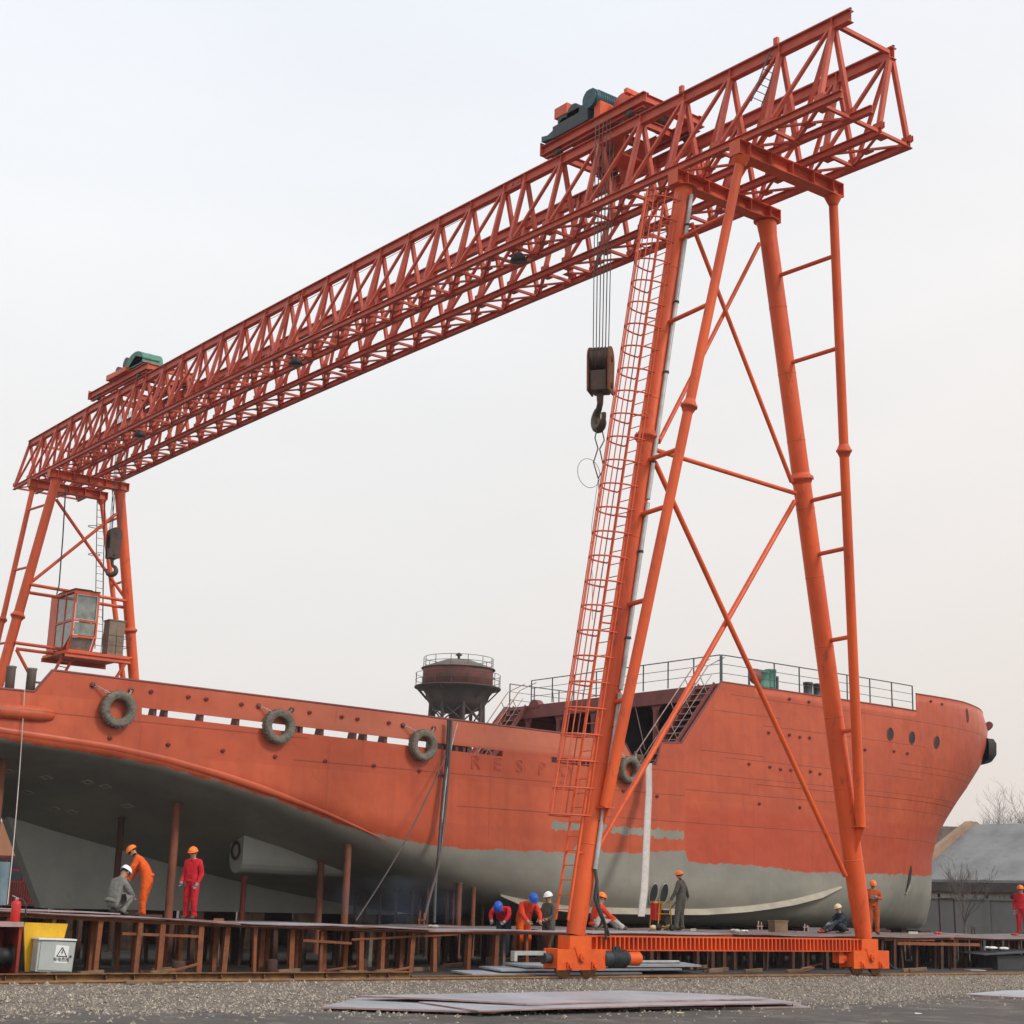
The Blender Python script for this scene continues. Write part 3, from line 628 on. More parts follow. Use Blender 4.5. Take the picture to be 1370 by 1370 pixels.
# hull paint: red topcoat over grey primer, brushed edge; faded upper strakes, weld seams
def hullmat(name,c1,c2,fade=None,seams=()):
    m=mat(name,c1,c2,.5,.42,col3=(.36,.075,.04),scale3=2.2,lo3=.55,hi3=.8)
    nt=m.node_tree;N=nt.nodes;L=nt.links;b=N['Principled BSDF']
    src=b.inputs['Base Color'].links[0].from_socket
    g=N.new('ShaderNodeNewGeometry'); sp=N.new('ShaderNodeSeparateXYZ'); L.new(g.outputs['Position'],sp.inputs[0])
    def math_(op,a,b_=None,c=None):
        n=N.new('ShaderNodeMath'); n.operation=op
        for k,x in enumerate((a,b_,c)):
            if x is None: continue
            if isinstance(x,(int,float)): n.inputs[k].default_value=x
            else: L.new(x,n.inputs[k])
        return n.outputs[0]
    def mixc(f,a,b_):
        x=N.new('ShaderNodeMix'); x.data_type='RGBA'; L.new(f,x.inputs[0])
        if isinstance(a,tuple): x.inputs[6].default_value=(*a,1)
        else: L.new(a,x.inputs[6])
        if isinstance(b_,tuple): x.inputs[7].default_value=(*b_,1)
        else: L.new(b_,x.inputs[7])
        return x.outputs[2]
    # long vertical streaks
    mp=N.new('ShaderNodeMapping'); mp.inputs['Scale'].default_value=(2.2,2.2,.18); L.new(g.outputs['Position'],mp.inputs[0])
    n=N.new('ShaderNodeTexNoise'); n.inputs['Scale'].default_value=1.6; n.inputs['Detail'].default_value=5; L.new(mp.outputs[0],n.inputs['Vector'])
    st=N.new('ShaderNodeMapRange'); st.inputs[1].default_value=.45; st.inputs[2].default_value=.8; st.inputs[4].default_value=.4; L.new(n.outputs['Fac'],st.inputs[0])
    src=mixc(st.outputs[0],src,(.30,.05,.025))
    if fade:
        f=N.new('ShaderNodeMapRange'); f.inputs[1].default_value=6.45; f.inputs[2].default_value=6.6; L.new(sp.outputs[2],f.inputs[0])
        w=math_('SMOOTH_MIN',math_('MULTIPLY',math_('ADD',sp.outputs[0],13.),.14),1.,.3); w2=math_('MINIMUM',math_('MULTIPLY',math_('SUBTRACT',5.8,sp.outputs[0]),.8),1.)
        w=math_('MAXIMUM',math_('MINIMUM',w,w2),0.)
        src=mixc(math_('MULTIPLY',math_('MULTIPLY',f.outputs[0],w),.6),src,fade)
    # plate by plate tint, fresh deeper coat low on the forward body, rust runs
    cb=N.new('ShaderNodeCombineXYZ'); L.new(sp.outputs[0],cb.inputs[0]); L.new(sp.outputs[2],cb.inputs[1])
    bt=N.new('ShaderNodeTexBrick'); L.new(cb.outputs[0],bt.inputs['Vector']); bt.inputs['Scale'].default_value=1; bt.inputs['Brick Width'].default_value=5.4; bt.inputs['Row Height'].default_value=1.35; bt.inputs['Mortar Size'].default_value=.006
    bt.inputs['Color1'].default_value=(0,0,0,1); bt.inputs['Color2'].default_value=(1,1,1,1); bt.inputs['Mortar'].default_value=(.5,.5,.5,1); bt.inputs['Bias'].default_value=0
    src=mixc(math_('MULTIPLY',bt.outputs['Color'],.30),src,(.33,.048,.022))
    edge=math_('MULTIPLY',math_('SUBTRACT',n.outputs['Fac'],.5),.8)
    fz=N.new('ShaderNodeMapRange'); fz.inputs[1].default_value=5.3; fz.inputs[2].default_value=5.0; L.new(math_('ADD',sp.outputs[2],edge),fz.inputs[0])
    fx=math_('GREATER_THAN',sp.outputs[0],8.02)
    src=mixc(math_('MULTIPLY',math_('MULTIPLY',fz.outputs[0],fx),.55),src,(.42,.048,.018))
    n9=N.new('ShaderNodeTexNoise'); n9.inputs['Scale'].default_value=1.; n9.inputs['Detail'].default_value=8; n9.inputs['Roughness'].default_value=.75
    mp9=N.new('ShaderNodeMapping'); mp9.inputs['Scale'].default_value=(3.5,3.5,.45); L.new(g.outputs['Position'],mp9.inputs[0]); L.new(mp9.outputs[0],n9.inputs['Vector'])
    r9=N.new('ShaderNodeMapRange'); r9.inputs[1].default_value=.60; r9.inputs[2].default_value=.74; r9.inputs[4].default_value=.75; L.new(n9.outputs['Fac'],r9.inputs[0])
    src=mixc(r9.outputs[0],src,(.17,.05,.025))
    # seams
    h=None
    for z0,xa,xb,slope in seams:
        d=math_('ABSOLUTE',math_('SUBTRACT',math_('SUBTRACT',sp.outputs[2],z0),math_('MULTIPLY',sp.outputs[0],slope)))
        k=math_('LESS_THAN',d,.016); k=math_('MULTIPLY',k,math_('MULTIPLY',math_('GREATER_THAN',sp.outputs[0],xa),math_('LESS_THAN',sp.outputs[0],xb)))
        h=k if h is None else math_('MAXIMUM',h,k)
    vx=math_('LESS_THAN',math_('PINGPONG',math_('ADD',sp.outputs[0],.7),3.05),.012)
    vx=math_('MULTIPLY',vx,math_('LESS_THAN',sp.outputs[2],6.2))
    h2=math_('MAXIMUM',h,math_('MULTIPLY',vx,.5))
    src=mixc(math_('MULTIPLY',h2,.5),src,(.10,.018,.01))
    at=N.new('ShaderNodeAttribute'); at.attribute_name='paint'
    n2=N.new('ShaderNodeTexNoise'); n2.inputs['Scale'].default_value=2.; n2.inputs['Detail'].default_value=6; 
    mp2=N.new('ShaderNodeMapping'); mp2.inputs['Scale'].default_value=(1.6,1.6,.35); L.new(g.outputs['Position'],mp2.inputs[0]); L.new(mp2.outputs[0],n2.inputs['Vector'])
    n4=N.new('ShaderNodeTexNoise'); n4.inputs['Scale'].default_value=.55; n4.inputs['Detail'].default_value=9; n4.inputs['Roughness'].default_value=.6; L.new(g.outputs['Position'],n4.inputs['Vector'])
    e=math_('ADD',at.outputs['Fac'],math_('ADD',math_('MULTIPLY',math_('SUBTRACT',n2.outputs['Fac'],.5),.20),math_('MULTIPLY',math_('SUBTRACT',n4.outputs['Fac'],.5),.30)))
    red=N.new('ShaderNodeMapRange'); red.inputs[1].default_value=-.015; red.inputs[2].default_value=.03; L.new(e,red.inputs[0])
    # unpainted strip of primer
    zc_=math_('SUBTRACT',4.22,math_('MULTIPLY',sp.outputs[0],.01))
    dz=math_('ABSOLUTE',math_('SUBTRACT',sp.outputs[2],zc_))
    wob=math_('MULTIPLY',math_('SUBTRACT',n2.outputs['Fac'],.5),.5)
    pz=math_('LESS_THAN',math_('ADD',dz,wob),.13)
    px=math_('MULTIPLY',math_('GREATER_THAN',sp.outputs[0],1.9),math_('LESS_THAN',sp.outputs[0],7.95))
    notp=math_('SUBTRACT',1.,math_('MULTIPLY',pz,px))
    # grey primer
    n3=N.new('ShaderNodeTexNoise'); n3.inputs['Scale'].default_value=.45; n3.inputs['Detail'].default_value=5; L.new(g.outputs['Position'],n3.inputs['Vector'])
    gr=N.new('ShaderNodeMapRange'); gr.inputs[1].default_value=.4; gr.inputs[2].default_value=.65; L.new(n3.outputs['Fac'],gr.inputs[0])
    pr=mixc(gr.outputs[0],(.30,.275,.225),(.222,.212,.178))
    pr=mixc(math_('MULTIPLY',h2,.25),pr,(.15,.14,.12)); pr=mixc(math_('MULTIPLY',bt.outputs['Color'],.35),pr,(.20,.205,.18)); pr=mixc(math_('MULTIPLY',r9.outputs[0],.6),pr,(.16,.12,.085))
    L.new(mixc(math_('MULTIPLY',red.outputs[0],notp),pr,src),b.inputs['Base Color'])
    # slight plate waviness between frames
    nb=N.new('ShaderNodeTexNoise'); nb.inputs['Scale'].default_value=.9; nb.inputs['Detail'].default_value=2; L.new(g.outputs['Position'],nb.inputs['Vector'])
    bp=N.new('ShaderNodeBump'); bp.inputs['Strength'].default_value=.42; bp.inputs['Distance'].default_value=.14; L.new(math_('ADD',math_('ADD',nb.outputs['Fac'],math_('MULTIPLY',math_('PINGPONG',sp.outputs[0],.33),.10)),math_('MULTIPLY',h2,.25)),bp.inputs['Height']); L.new(bp.outputs[0],b.inputs['Normal'])
    return m
SE=((6.24,-18,-7.5,-.003),(5.6,-8,2.5,0),(5.52,2.5,8,0),(9.35,10.3,31,0),(8.7,9.5,13,0),(8.35,12,22,0),(7.2,8.6,12,0),(7.02,10,22,0),(6.35,6,33,0),(5.75,8,32,0),(4.6,-2,32,0),(7.55,20,31,0),(7.3,20,31,0))
HM=hullmat('hull_paint',(.55,.100,.036),(.46,.078,.030),(.60,.21,.125),SE)
ship=empty('ship',(5,YM,.9),'large red and grey ship under construction propped up beneath the gantry crane','ship')
def attr(o,vals):
    a=o.data.attributes.new('paint','FLOAT','POINT'); a.data.foreach_set('value',vals)
mb=MB(); mb.add(vp,fp,True); mb.add(vs_,fs_,True)
hull=mb.build('hull',HM,ship); attr(hull,pap+pas)
# upper shell: bulwark and forecastle side with freeing ports
slots=[(-12.93,-.22),(1.83,3.9)]
cu=[]
base=sorted(set(cols+[-16.05,-15.6,-12.93,-.22,1.83,3.9,5.05,5.62,6.58,6.84,7.81,9.82,23.1,23.35]))
cu=base
def uppermesh(side):
    vs=[];fs=[]; ROW=14
    for c in cu:
        z0=zslot(c);z1=ztop(c); 
        zz=[z0,min(z0+.03,z1),min(z0+.215,z1-.001)]
        zz+= [zz[2]+(z1-zz[2])*(k/(ROW-3)) for k in range(1,ROW-2)]
        for z in zz:
            p=SP(c,HBR,z)
            if side>0:p.y=2*YM-p.y
            vs.append(p)
    R=len(zz)
    for i in range(len(cu)-1):
        m=(cu[i]+cu[i+1])/2
        for j in range(R-1):
            if j==1 and side<0 and any(a<m<b for a,b in slots): continue
            q=(i*R+j,(i+1)*R+j,(i+1)*R+j+1,i*R+j+1)
            fs.append(q if side<0 else q[::-1])
    return vs,fs
vu,fu=uppermesh(-1); vu2,fu2=uppermesh(1)
mb=MB(); mb.add(vu,fu,True); mb.add(vu2,fu2,True); mb.sm=[mb.v[f[0]][0]>11.5 for f in mb.f]
bw=mb.build('bulwark',HM,ship); attr(bw,[1.]*(len(vu)+len(vu2)))
sm=bw.modifiers.new('thickness','SOLIDIFY'); sm.thickness=.04; sm.offset=-1
bvh2=BVHTree.FromPolygons(vp+vu,fp+[tuple(i+len(vp) for i in f) for f in fu])
def onhull(px,py):
    h=bvh2.ray_cast(CAM,ray(px,py).normalized()); 
    if h[0] is None: return onY(px,py,10.),V((0,-1,0))
    n=h[1]; 
    if n.dot(ray(px,py))>0: n=-n
    return h[0],n
# capping rails
def topline(c0,c1,off=HBR,dz=.0,side=-1):
    out=[]
    for c in cu:
        if c0-1e-6<=c<=c1+1e-6:
            p=SP(c,off,ztop(c)+dz); 
            if side>0:p.y=2*YM-p.y
            out.append(p)
    return out
for side in(-1,1):
    for a,b in((-32,5.62),(6.58,23.1),(23.35,35)):
        mb=MB(); mb.path([p+V((0,.02 if side<0 else -.02,0)) for p in topline(a,b,HBR,.0,side)],.038,6); mb.build('cap_rail',M['fascia'],ship)
# bulwark stays seen through the slots
for px in(208,223,271,319,397,404,432,476,490,517,592,601,612,622,628):
    p=onY(px,952+(px-200)*.115,YS+.02)
    mb=MB(); mb.prism([(p.x-.05,YS+.05,6.0),(p.x-.05,YS+.6,6.0),(p.x-.05,YS+.12,7.25),(p.x-.05,YS+.05,7.25)],(.10,0,0)); mb.build('bulwark_stay',M['deckm'],ship)
for x in(2.2,2.9,3.4):
    mb=MB(); mb.prism([(x-.05,YS+.05,6.0),(x-.05,YS+.6,6.0),(x-.05,YS+.12,7.2),(x-.05,YS+.05,7.2)],(.08,0,0)); mb.build('bulwark_stay',M['fascia'],ship)
# decks
def deck(name,z,c0,c1,m,off=HBR-.06):
    mb=MB(); vs=[];k=0
    cc=[c for c in cols if c0<=c<=c1]
    for c in cc:
        p=SP(c,off,z); vs+= [p,V((p.x,2*YM-p.y,z))]
    mb.add(vs,[(2*i,2*i+2,2*i+3,2*i+1) for i in range(len(cc)-1)]); return mb.build(name,m,ship)
deck('main_deck',5.95,-32,13,M['deckm']); deck('forecastle_deck',9.62,9.8,34.8,M['deckm'])
# forecastle front: fascia, pillars, bulkhead
XF=9.82
mb=MB(); mb.box(XF-.02,XF+.02,YS+.1,23.0-.1,9.2,9.72); mb.box(XF-.02,XF+.18,YS+.1,22.9,9.18,9.2); fa=mb.build('deck_fascia',M['fascia'],ship)
mb=MB()
for k in range(21):
    a=math.pi*k/20
m_=onX(715,945,XF); 
mb.prism([(XF-.05,m_.y+.35*math.cos(a),9.6+.35*math.sin(a)) for a in np.linspace(0,math.pi,13)],(.3,0,0)); mb.build('fairlead',M['fascia'],ship)
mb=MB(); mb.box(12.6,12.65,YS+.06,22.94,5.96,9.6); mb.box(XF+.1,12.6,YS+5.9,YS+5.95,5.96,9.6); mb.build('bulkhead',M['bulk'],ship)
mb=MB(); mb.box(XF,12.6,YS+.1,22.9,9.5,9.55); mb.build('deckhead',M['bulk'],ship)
for px,py in((878,970),(748,975),(707,972),(795,960)):
    p=onX(px,py,XF+.12); 
    mb=MB(); mb.tube((XF+.12,p.y,5.95),(XF+.12,p.y,9.0),.13,n=12); mb.prism([(XF+.1,p.y-.30,9.18),(XF+.1,p.y+.30,9.18),(XF+.1,p.y+.12,8.88),(XF+.1,p.y-.12,8.88)],(.04,0,0)); mb.build('pillar',M['fascia'],ship)
mb=MB(); mb.tube(onX(850,945,XF+.05),onX(863,1003,XF+.05),.02,n=6); mb.build('stay_wire',M['stairm'],ship)
mb=MB(); a=onY(852,1000,YS+1.2); mb.box(a.x,a.x+.35,YS+1.2,YS+1.8,5.96,6.95); mb.build('deck_locker',M['cabinet'],ship)
mb=MB(); a=onY(866,1000,YS+.9)
for X in(a.x,a.x+.9): mb.tube((X,YS+.9,5.96),(X,YS+.9,7.05),.02,n=6)
mb.tube((a.x,YS+.9,7.05),(a.x+.9,YS+.9,7.05),.02,n=6); mb.tube((a.x,YS+.9,6.6),(a.x+.9,YS+.9,6.6),.015,n=6); mb.build('guard_rail',M['railg'],ship)
# stairs
def stair(y0,w,a,b,sx=1):
    mb=MB(); A=V(a);B=V(b)
    for dy in(0,w): mb.bar((A.x,y0+dy,A.z),(B.x,y0+dy,B.z),.04,.2,(-1,0,1))
    st=mb.build('stair',M['fascia'],ship); n=14
    for k in range(n):
        p=A+(B-A)*((k+.5)/n); t=MB(); t.box(p.x-.13,p.x+.13,y0,y0+w,p.z-.015,p.z+.015); t.build('tread',M['stairm'],st)
    for dy in(0,w):
        h=MB(); o=V((-.38,0,.62)); h.path([V((A.x-.1,y0+dy,A.z)),V((A.x,y0+dy,A.z))+o,V((B.x,y0+dy,B.z))+o,V((B.x+.5,y0+dy,B.z+1.05))],.022,6)
        o2=o*.5; h.tube(V((A.x,y0+dy,A.z))+o2,V((B.x,y0+dy,B.z))+o2,.014,n=5)
        for k in range(4):
            p=V((A.x,y0+dy,A.z))+(V((B.x,y0+dy,B.z))-V((A.x,y0+dy,A.z)))*((k+.5)/4); h.tube(p,p+o,.018,n=5)
        h.build('handrail',M['stairm'],st)
stair(10.25,.8,(6.75,0,6.1),(9.75,0,9.7))
stair(21.4,.8,(7.0,0,6.1),(9.75,0,9.7))
# forecastle railing
def rail(pts,name='deck_railing',h=1.02):
    mb=MB()
    for k in(1.,.67,.34): mb.path([p+V((0,0,h*k)) for p in pts],.022 if k==1 else .012,6)
    o=mb.build(name,M['railg'],ship)
    d=0;last=None;post=[pts[0]]
    L=[0]
    for a,b in zip(pts,pts[1:]): L.append(L[-1]+(b-a).length)
    n=max(1,round(L[-1]/1.35))
    for k in range(n+1):
        s=L[-1]*k/n; i=min(max(0,int(np.searchsorted(L,s))-1),len(pts)-2); t=(s-L[i])/max(1e-6,L[i+1]-L[i]); p=pts[i]+(pts[i+1]-pts[i])*t
        q=MB(); q.tube(p,p+V((0,0,h)),.028,n=6); 
        if k%3==1: q.tube(p+V((.18,.1,0)),p+V((0,0,h*.55)),.018,n=5)
        q.build('post',M['railg'],o)
rail([V((XF+.1,10.15,9.77)),V((XF+.1,21.3,9.77))])
rail([V((XF+.15,10.12,9.77))]+[SP(c,HBR-.1,9.77) for c in cols if 10.2<c<23.1])
rail([V((XF+.15,22.85,9.77))]+[V((p.x,2*YM-p.y,9.77)) for p in [SP(c,HBR-.1,9.77) for c in cols if 10.2<c<23.1]])
mb=MB(); 
for a,b in(((838,905),(770,955)),): pass
# forecastle deck gear
def drumv(px,py0,py1,Y,r,m):
    a=onY(px,py1,Y);b=onY(px,py0,Y); mb=MB(); mb.lathe((a.x,Y,9.62),[(0,0),(r,0),(r,.04),(r*.92,.06),(r*.92,(b.z-9.62)*.5-.02),(r,(b.z-9.62)*.5),(r*.92,(b.z-9.62)*.5+.02),(r*.92,b.z-9.72),(r,b.z-9.7),(r,b.z-9.62),(0,b.z-9.62)],16); return mb.build('vent_drum',m,ship)
drumv(1021,898,915,12.5,.26,M['teal']); drumv(1031,896,915,12.9,.24,M['teal'])
drumv(1081,913,925,12.,.2,M['dark']); drumv(1094,915,925,12.,.2,M['dark']); drumv(1040,905,918,12.2,.06,M['railg'])
mb=MB(); p=onY(1011,905,12.0); mb.lathe((p.x,12.0,p.z),[(0,-.08),(.3,-.08),(.3,.08),(0,.08)],18,(0,1,0)); mb.tube((p.x,12,9.62),(p.x,12,p.z),.06); mb.build('hose_reel',M['fascia'],ship)
# starboard side gear visible over the deck edge
for px in(668,729,757): 
    pass
# aft deck bitts and rounded fender
for px,r in((14,.125),(42,.125)):
    p=onY(px,905,YS+.35); t_=onY(px,891 if px<30 else 894,YS+.35); mb=MB(); mb.lathe((p.x,YS+.35,6.6),[(0,0),(r,0),(r,t_.z-6.66),(r*1.12,t_.z-6.64),(r*1.12,t_.z-6.6),(0,t_.z-6.6)],18); 
    if px>30: mb.tube((p.x+.1,YS+.35,7.1),(p.x+.42,YS+.35,7.1),.03,n=8)
    mb.build('bitt',M['gbox'] if False else M['tankr'],ship)
mb=MB(); mb.box(-32,-15.7,YS+.02,22.9,6.74,6.78); mb.build('aft_deck',M['deckm'],ship)
mb=MB(); xe=onY(78,953,9.9).x
pts=[V((-32,YS+.02,6.22)),V((xe-.6,YS+.02,6.22)),V((xe-.3,YS+.03,6.22)),V((xe-.12,YS+.05,6.22)),V((xe,YS+.12,6.22))]
mb.path(pts,.2,14,rad=[.21,.21,.19,.14,.03]); mb.build('rubbing_fender',HM,ship); attr(ship.children[-1],[1.]*len(ship.children[-1].data.vertices)) if False else None
for o in ship.children:
    if o.name.startswith('rubbing_fender'): attr(o,[1.]*len(o.data.vertices))
# chine roll along the stern quarter
pts=[];rad=[]
for c in np.arange(-32,-4.2,.4):
    pts.append(V((c,YS+.13,zcor(c)+.28))); rad.append(.15*(1 if c<-9 else max(.02,(-4.2-c)/4.8)))
mb=MB(); mb.path(pts,.15,14,rad=rad); o=mb.build('chine_roll',HM,ship); attr(o,[1.]*len(o.data.vertices))
# skeg
mb=MB(); xs=list(np.arange(-14.08,0.01,.64)); top=[(x,zcen(x)+.15) for x in xs]
poly=[(-12.75,1.12)]+[(-14.08,3.75)]+top+[(0.2,1.12)]
mb.prism([(x,YM-.25,z) for x,z in poly],(0,.5,0)); mb.build('skeg',M['primer'],ship)
# shaft bossing, open end with bearing plate
yb=13.1
def U(x,w,zb,zt_,n=10):
    return [V((x,yb-w,zt_))]+[V((x,yb-w*math.cos(a),zb+w-w*math.sin(a))) for a in np.linspace(0,math.pi,n)]+[V((x,yb+w,zt_))]
a=U(-8.0,.42,2.32,4.2);b=U(-6.2,.42,2.30,4.0);c=U(-4.2,.32,2.3,3.3); n=len(a)
mb=MB(); mb.add(a+b+c,[(i,i+1,n+i+1,n+i) for i in range(n-1)]+[(n+i,n+i+1,2*n+i+1,2*n+i) for i in range(n-1)],False); mb.add(a,[tuple(range(n))]); mb.add(c,[tuple(range(n-1,-1,-1))])
bs=mb.build('shaft_bossing',M['primer'],ship)
mb=MB(); mb.lathe((-8.02,yb,3.0),[(.27,0),(.30,-.02),(.19,-.02),(.19,0)],20,(1,0,0)); mb.build('bearing_ring',M['rustd'],bs)
# bilge keel
pp=[(671,1195),(690,1199),(711,1203),(735,1207),(760,1210),(800,1212),(850,1213),(900,1214),(940,1214),(975,1212),(1000,1210),(1030,1206),(1060,1201),(1095,1192),(1124,1184)]
P=[onhull(*p) for p in pp]
mb=MB(); inn=[p for p,n in P]; out=[]
for k,(p,n) in enumerate(P):
    q=V((0,-.20,-.25)) if k not in(0,len(P)-1) else V((-.05 if k==0 else .05,-.08,-.10)); out.append(p+q)
m=len(P); dn=V((0,.03,-.02))
vs=[p+V((0,.08,0)) for p in inn]+out+[p+V((0,.12,-.08)) for p in inn]+[p+dn for p in out]
fs=[]
for k in range(m-1):
    fs+=[(k,k+1,m+k+1,m+k),(2*m+k,3*m+k,3*m+k+1,2*m+k+1),(m+k,m+k+1,3*m+k+1,3*m+k)]
fs+=[(0,m,3*m,2*m),(m-1,3*m-1,4*m-1,2*m-1)]
mb.add(vs,fs); bk=mb.build('bilge_keel',M['keelstrip'],ship)
for px,py in((1000,1219),(1113,1199)):
    p=onY(px,py,P[7][0].y-.2); 
# weld padeyes on the side
M['eyem']=mat('padeye_red',(.30,.05,.03),(.18,.04,.03),6,.6); eye=MB(); eye.lathe((0,0,0),[(.02,0),(.06,-.005),(.06,-.05),(.025,-.055)],10,(0,1,0)); eye.box(-.075,.075,-.03,0,-.02,.0)
eyes=[(202,925),(252,932),(276,935),(323,942),(414,953),(457,959),(478,962),(520,967),(147,987),(225,996),(298,1004),(368,1012),(435,1018),(500,1024),(561,1031),(1056,935),(1082,939),(1028,980),(1056,983),(1070,986),(1083,987),(1002,1022),(1030,1026),(1044,1029),(1058,1030),(1084,1032),(1097,1035),(1146,1002),(1157,1003),(1196,1005),(1214,1008),(1016,1075),(1070,1080),(834,1058),(879,1065),(586,1036),(593,1037),(1245,938),(1260,942)]
e0=None
for px,py in eyes:
    p,n=onhull(px,py)
    if e0 is None: e0=o=eye.build('padeye',M['eyem'],ship,local=True)
    else: o=e0.copy(); C.objects.link(o); o.parent=ship; ORG[o.name]=ORG[ship.name]
    o.location=p-ORG[ship.name]+n*.0; o.rotation_euler=V((0,-1,0)).rotation_difference(n).to_euler()
# hawse and scuttle openings
def disc(px,py,rx,rz,name,rim,mm=None):
    p,n=onhull(px,py); q=V((0,-1,0)).rotation_difference(n)
    mb=MB(); N=24; ring=[(rx*math.cos(a),rz*math.sin(a)) for a in np.linspace(0,2*math.pi,N,endpoint=False)]
    mb.add([(x,-.006,z) for x,z in ring],[tuple(range(N))]); o=mb.build(name,mm or M['black'],ship,local=True)
    o.location=p-ORG[ship.name]+n*.0; o.rotation_euler=q.to_euler()
    mb=MB(); mb.path([(x*1.06,-.01,z*1.06) for x,z in ring],.018,5,True); r=mb.build('rim',rim,o,local=True)
for px,py in((1191,982),(1220,987),(1253,993)): disc(px,py,.19,.24,'scuttle',M['fascia'])
for px,py in((874,1196),(888,1196)): disc(px,py,.18,.34,'sea_chest_opening',M['primer'])
disc(1294,957,.10,.28,'scuttle',M['fascia'])
# bow thruster slit and tag plates
p,n=onhull(1216,1176); mb=MB(); mb.prism([(0,0,.55),(.16,0,.35),(.17,0,-.05),(-.16,0,-.6),(-.2,0,-.45),(-.12,0,.1)],(0,-.02,0)); o=mb.build('thruster_opening',M['black'],ship,local=True); o.location=p-ORG[ship.name]+n*.01; o.rotation_euler=V((0,-1,0)).rotation_difference(n).to_euler()
mb=MB(); mb.bar((-.2,-.03,-.62),(.12,-.05,-.25),.05,.06); r=mb.build('opening_lip',M['keelstrip'],o,local=True)
# anode pads on the stern bottom
for px,py in((12,1032),(62,1040),(37,1060),(117,1046),(141,1052),(170,1078),(73,1082),(96,1086)):
    h=bvh.ray_cast(CAM,ray(px,py).normalized()); 
    if h[0] is None: continue
    n=h[1] if h[1].dot(ray(px,py))<0 else -h[1]
    mb=MB(); s=.12
    for a,b in(((-s,-s),(s,-s)),((s,-s),(s,s)),((s,s),(-s,s)),((-s,s),(-s,-s))): mb.bar((a[0],a[1],.012),(b[0],b[1],.012),.05,.02)
    o=mb.build('anode_pad',M['keelstrip'],ship,local=True); o.location=h[0]-ORG[ship.name]; o.rotation_euler=V((0,0,1)).rotation_difference(n).to_euler()
# bow tip roller and rubber fender
cs=[c for c in np.linspace(31.6,35,12)]; pr=[(-.1,-.55),(.22,-.5),(.40,-.25),(.42,.22),(.30,.42),(-.1,.46)]
ring=[SP(c,HBR,9.2) for c in cs]; ring=ring+[V((p.x,2*YM-p.y,p.z)) for p in ring[-2::-1]]
vs=[]; n_=len(ring); m=len(pr)
for k,p in enumerate(ring):
    d=ring[min(k+1,n_-1)]-ring[max(k-1,0)]; nn=V((d.y,-d.x,0)).normalized()
    e=1. if 0<k<n_-1 else .25
    for r,z in pr: vs.append(p+nn*(r*e)+V((0,0,z-.28)))
mb=MB(); mb.add(vs,[(i*m+j,i*m+m+j,i*m+m+j+1,i*m+j+1) for i in range(n_-1) for j in range(m-1)],True); mb.build('bow_rubber_fender',M['black'],ship)
p=SP(33.0,HBR,10.1); mb=MB(); mb.path([SP(c,HBR,10.0)+V((.12,-.09,0)) for c in np.linspace(32.4,35,8)],.17,12); mb.build('bow_roller',M['fascia'],ship)
mb=MB(); q=[SP(33.6,HBR,z) for z in np.linspace(5.5,7.3,6)]; q2=[p+V((.16,-.10,.02)) for p in q]; mb.prism(q+q2[::-1],(.02,.06,0)); mb.build('stem_plate',M['fascia'],ship)
# raised welded name letters, outline beads
def letters(txt,p,size,r,gap,sx=1.):
    x=p.x
    for ch in txt:
        cu_=bpy.data.curves.new('name_letter','FONT'); cu_.body=ch; cu_.size=size; cu_.fill_mode='NONE'; cu_.bevel_depth=r; cu_.bevel_resolution=1; cu_.resolution_u=4
        to=bpy.data.objects.new('name_letter',cu_); C.objects.link(to)
        me=bpy.data.meshes.new_from_object(to.evaluated_get(bpy.context.evaluated_depsgraph_get())); bpy.data.objects.remove(to)
        o=bpy.data.objects.new('name_letter',me); C.objects.link(o); o.parent=ship; me.materials.clear(); me.materials.append(M['hullred'])
        o.location=V((x,YS-.004,p.z))-ORG[ship.name]; o.rotation_euler=(math.pi/2,0,0); o.scale=(sx,1,1); x+=gap
M['hullred']=mat('bead_red',(.42,.07,.03),(.36,.06,.03),1,.5)
letters('RESPO',onY(629,1028,YS),.60,.011,.92,1.1)
# ================================================================== GROUND
def groundmat():
    m=mat('asphalt_and_dirt',(.125,.110,.096),(.085,.074,.065),.28,.85,bump=.8,bscale=45,col3=(.22,.19,.16),scale3=1.6,lo3=.50,hi3=.72,lo=.35,hi=.6); return m
mb=MB(); mb.add([(-400,-120,-.17),(900,-120,-.17),(900,900,-.17),(-400,900,-.17)],[(0,1,2,3)])
tag(mb.build('ground',groundmat()),kind='structure')
mg=mat('gravel_bed_material',(.20,.168,.135),(.105,.09,.075),3,.95,bump=.9,bscale=30,col3=(.42,.37,.31),scale3=22,lo3=.55,hi3=.66)
# gravel bank: gently heaped sheet, ragged lower edge
gy=lambda x: float(np.interp(x,[-60,-24,-18,-12,-5.1,-1.2,4.1,8.5,14,40],[-4.9,-5.0,-6.1,-6.9,-7.3,-6.5,-4.7,-3.2,-2.6,-2.2]))
xs=np.arange(-40,45,.35); vs=[];fs=[];R=14
for x in xs:
    e=gy(x)+rng.normal(0,.12)
    for k in range(R):
        t=k/(R-1); y=-.12+(e+.12)*t; z=-.065-.11*t**1.3+rng.normal(0,.010)*(0<k<R-1)
        if k==R-1: z=-.178
        vs.append((x,y,z))
for i in range(len(xs)-1):
    for j in range(R-1): a=i*R+j; fs.append((a,a+1,a+R+1,a+R))
mb=MB(); mb.add(vs,fs,True); tag(mb.build('gravel_bank',mg),kind='structure')
def stonemat():
    m=mat('ballast_stone',(.36,.30,.235),(.12,.10,.08),40,.9,lo=.42,hi=.58,col3=(.66,.58,.47),scale3=33,lo3=.56,hi3=.6)
    return m
N=15000
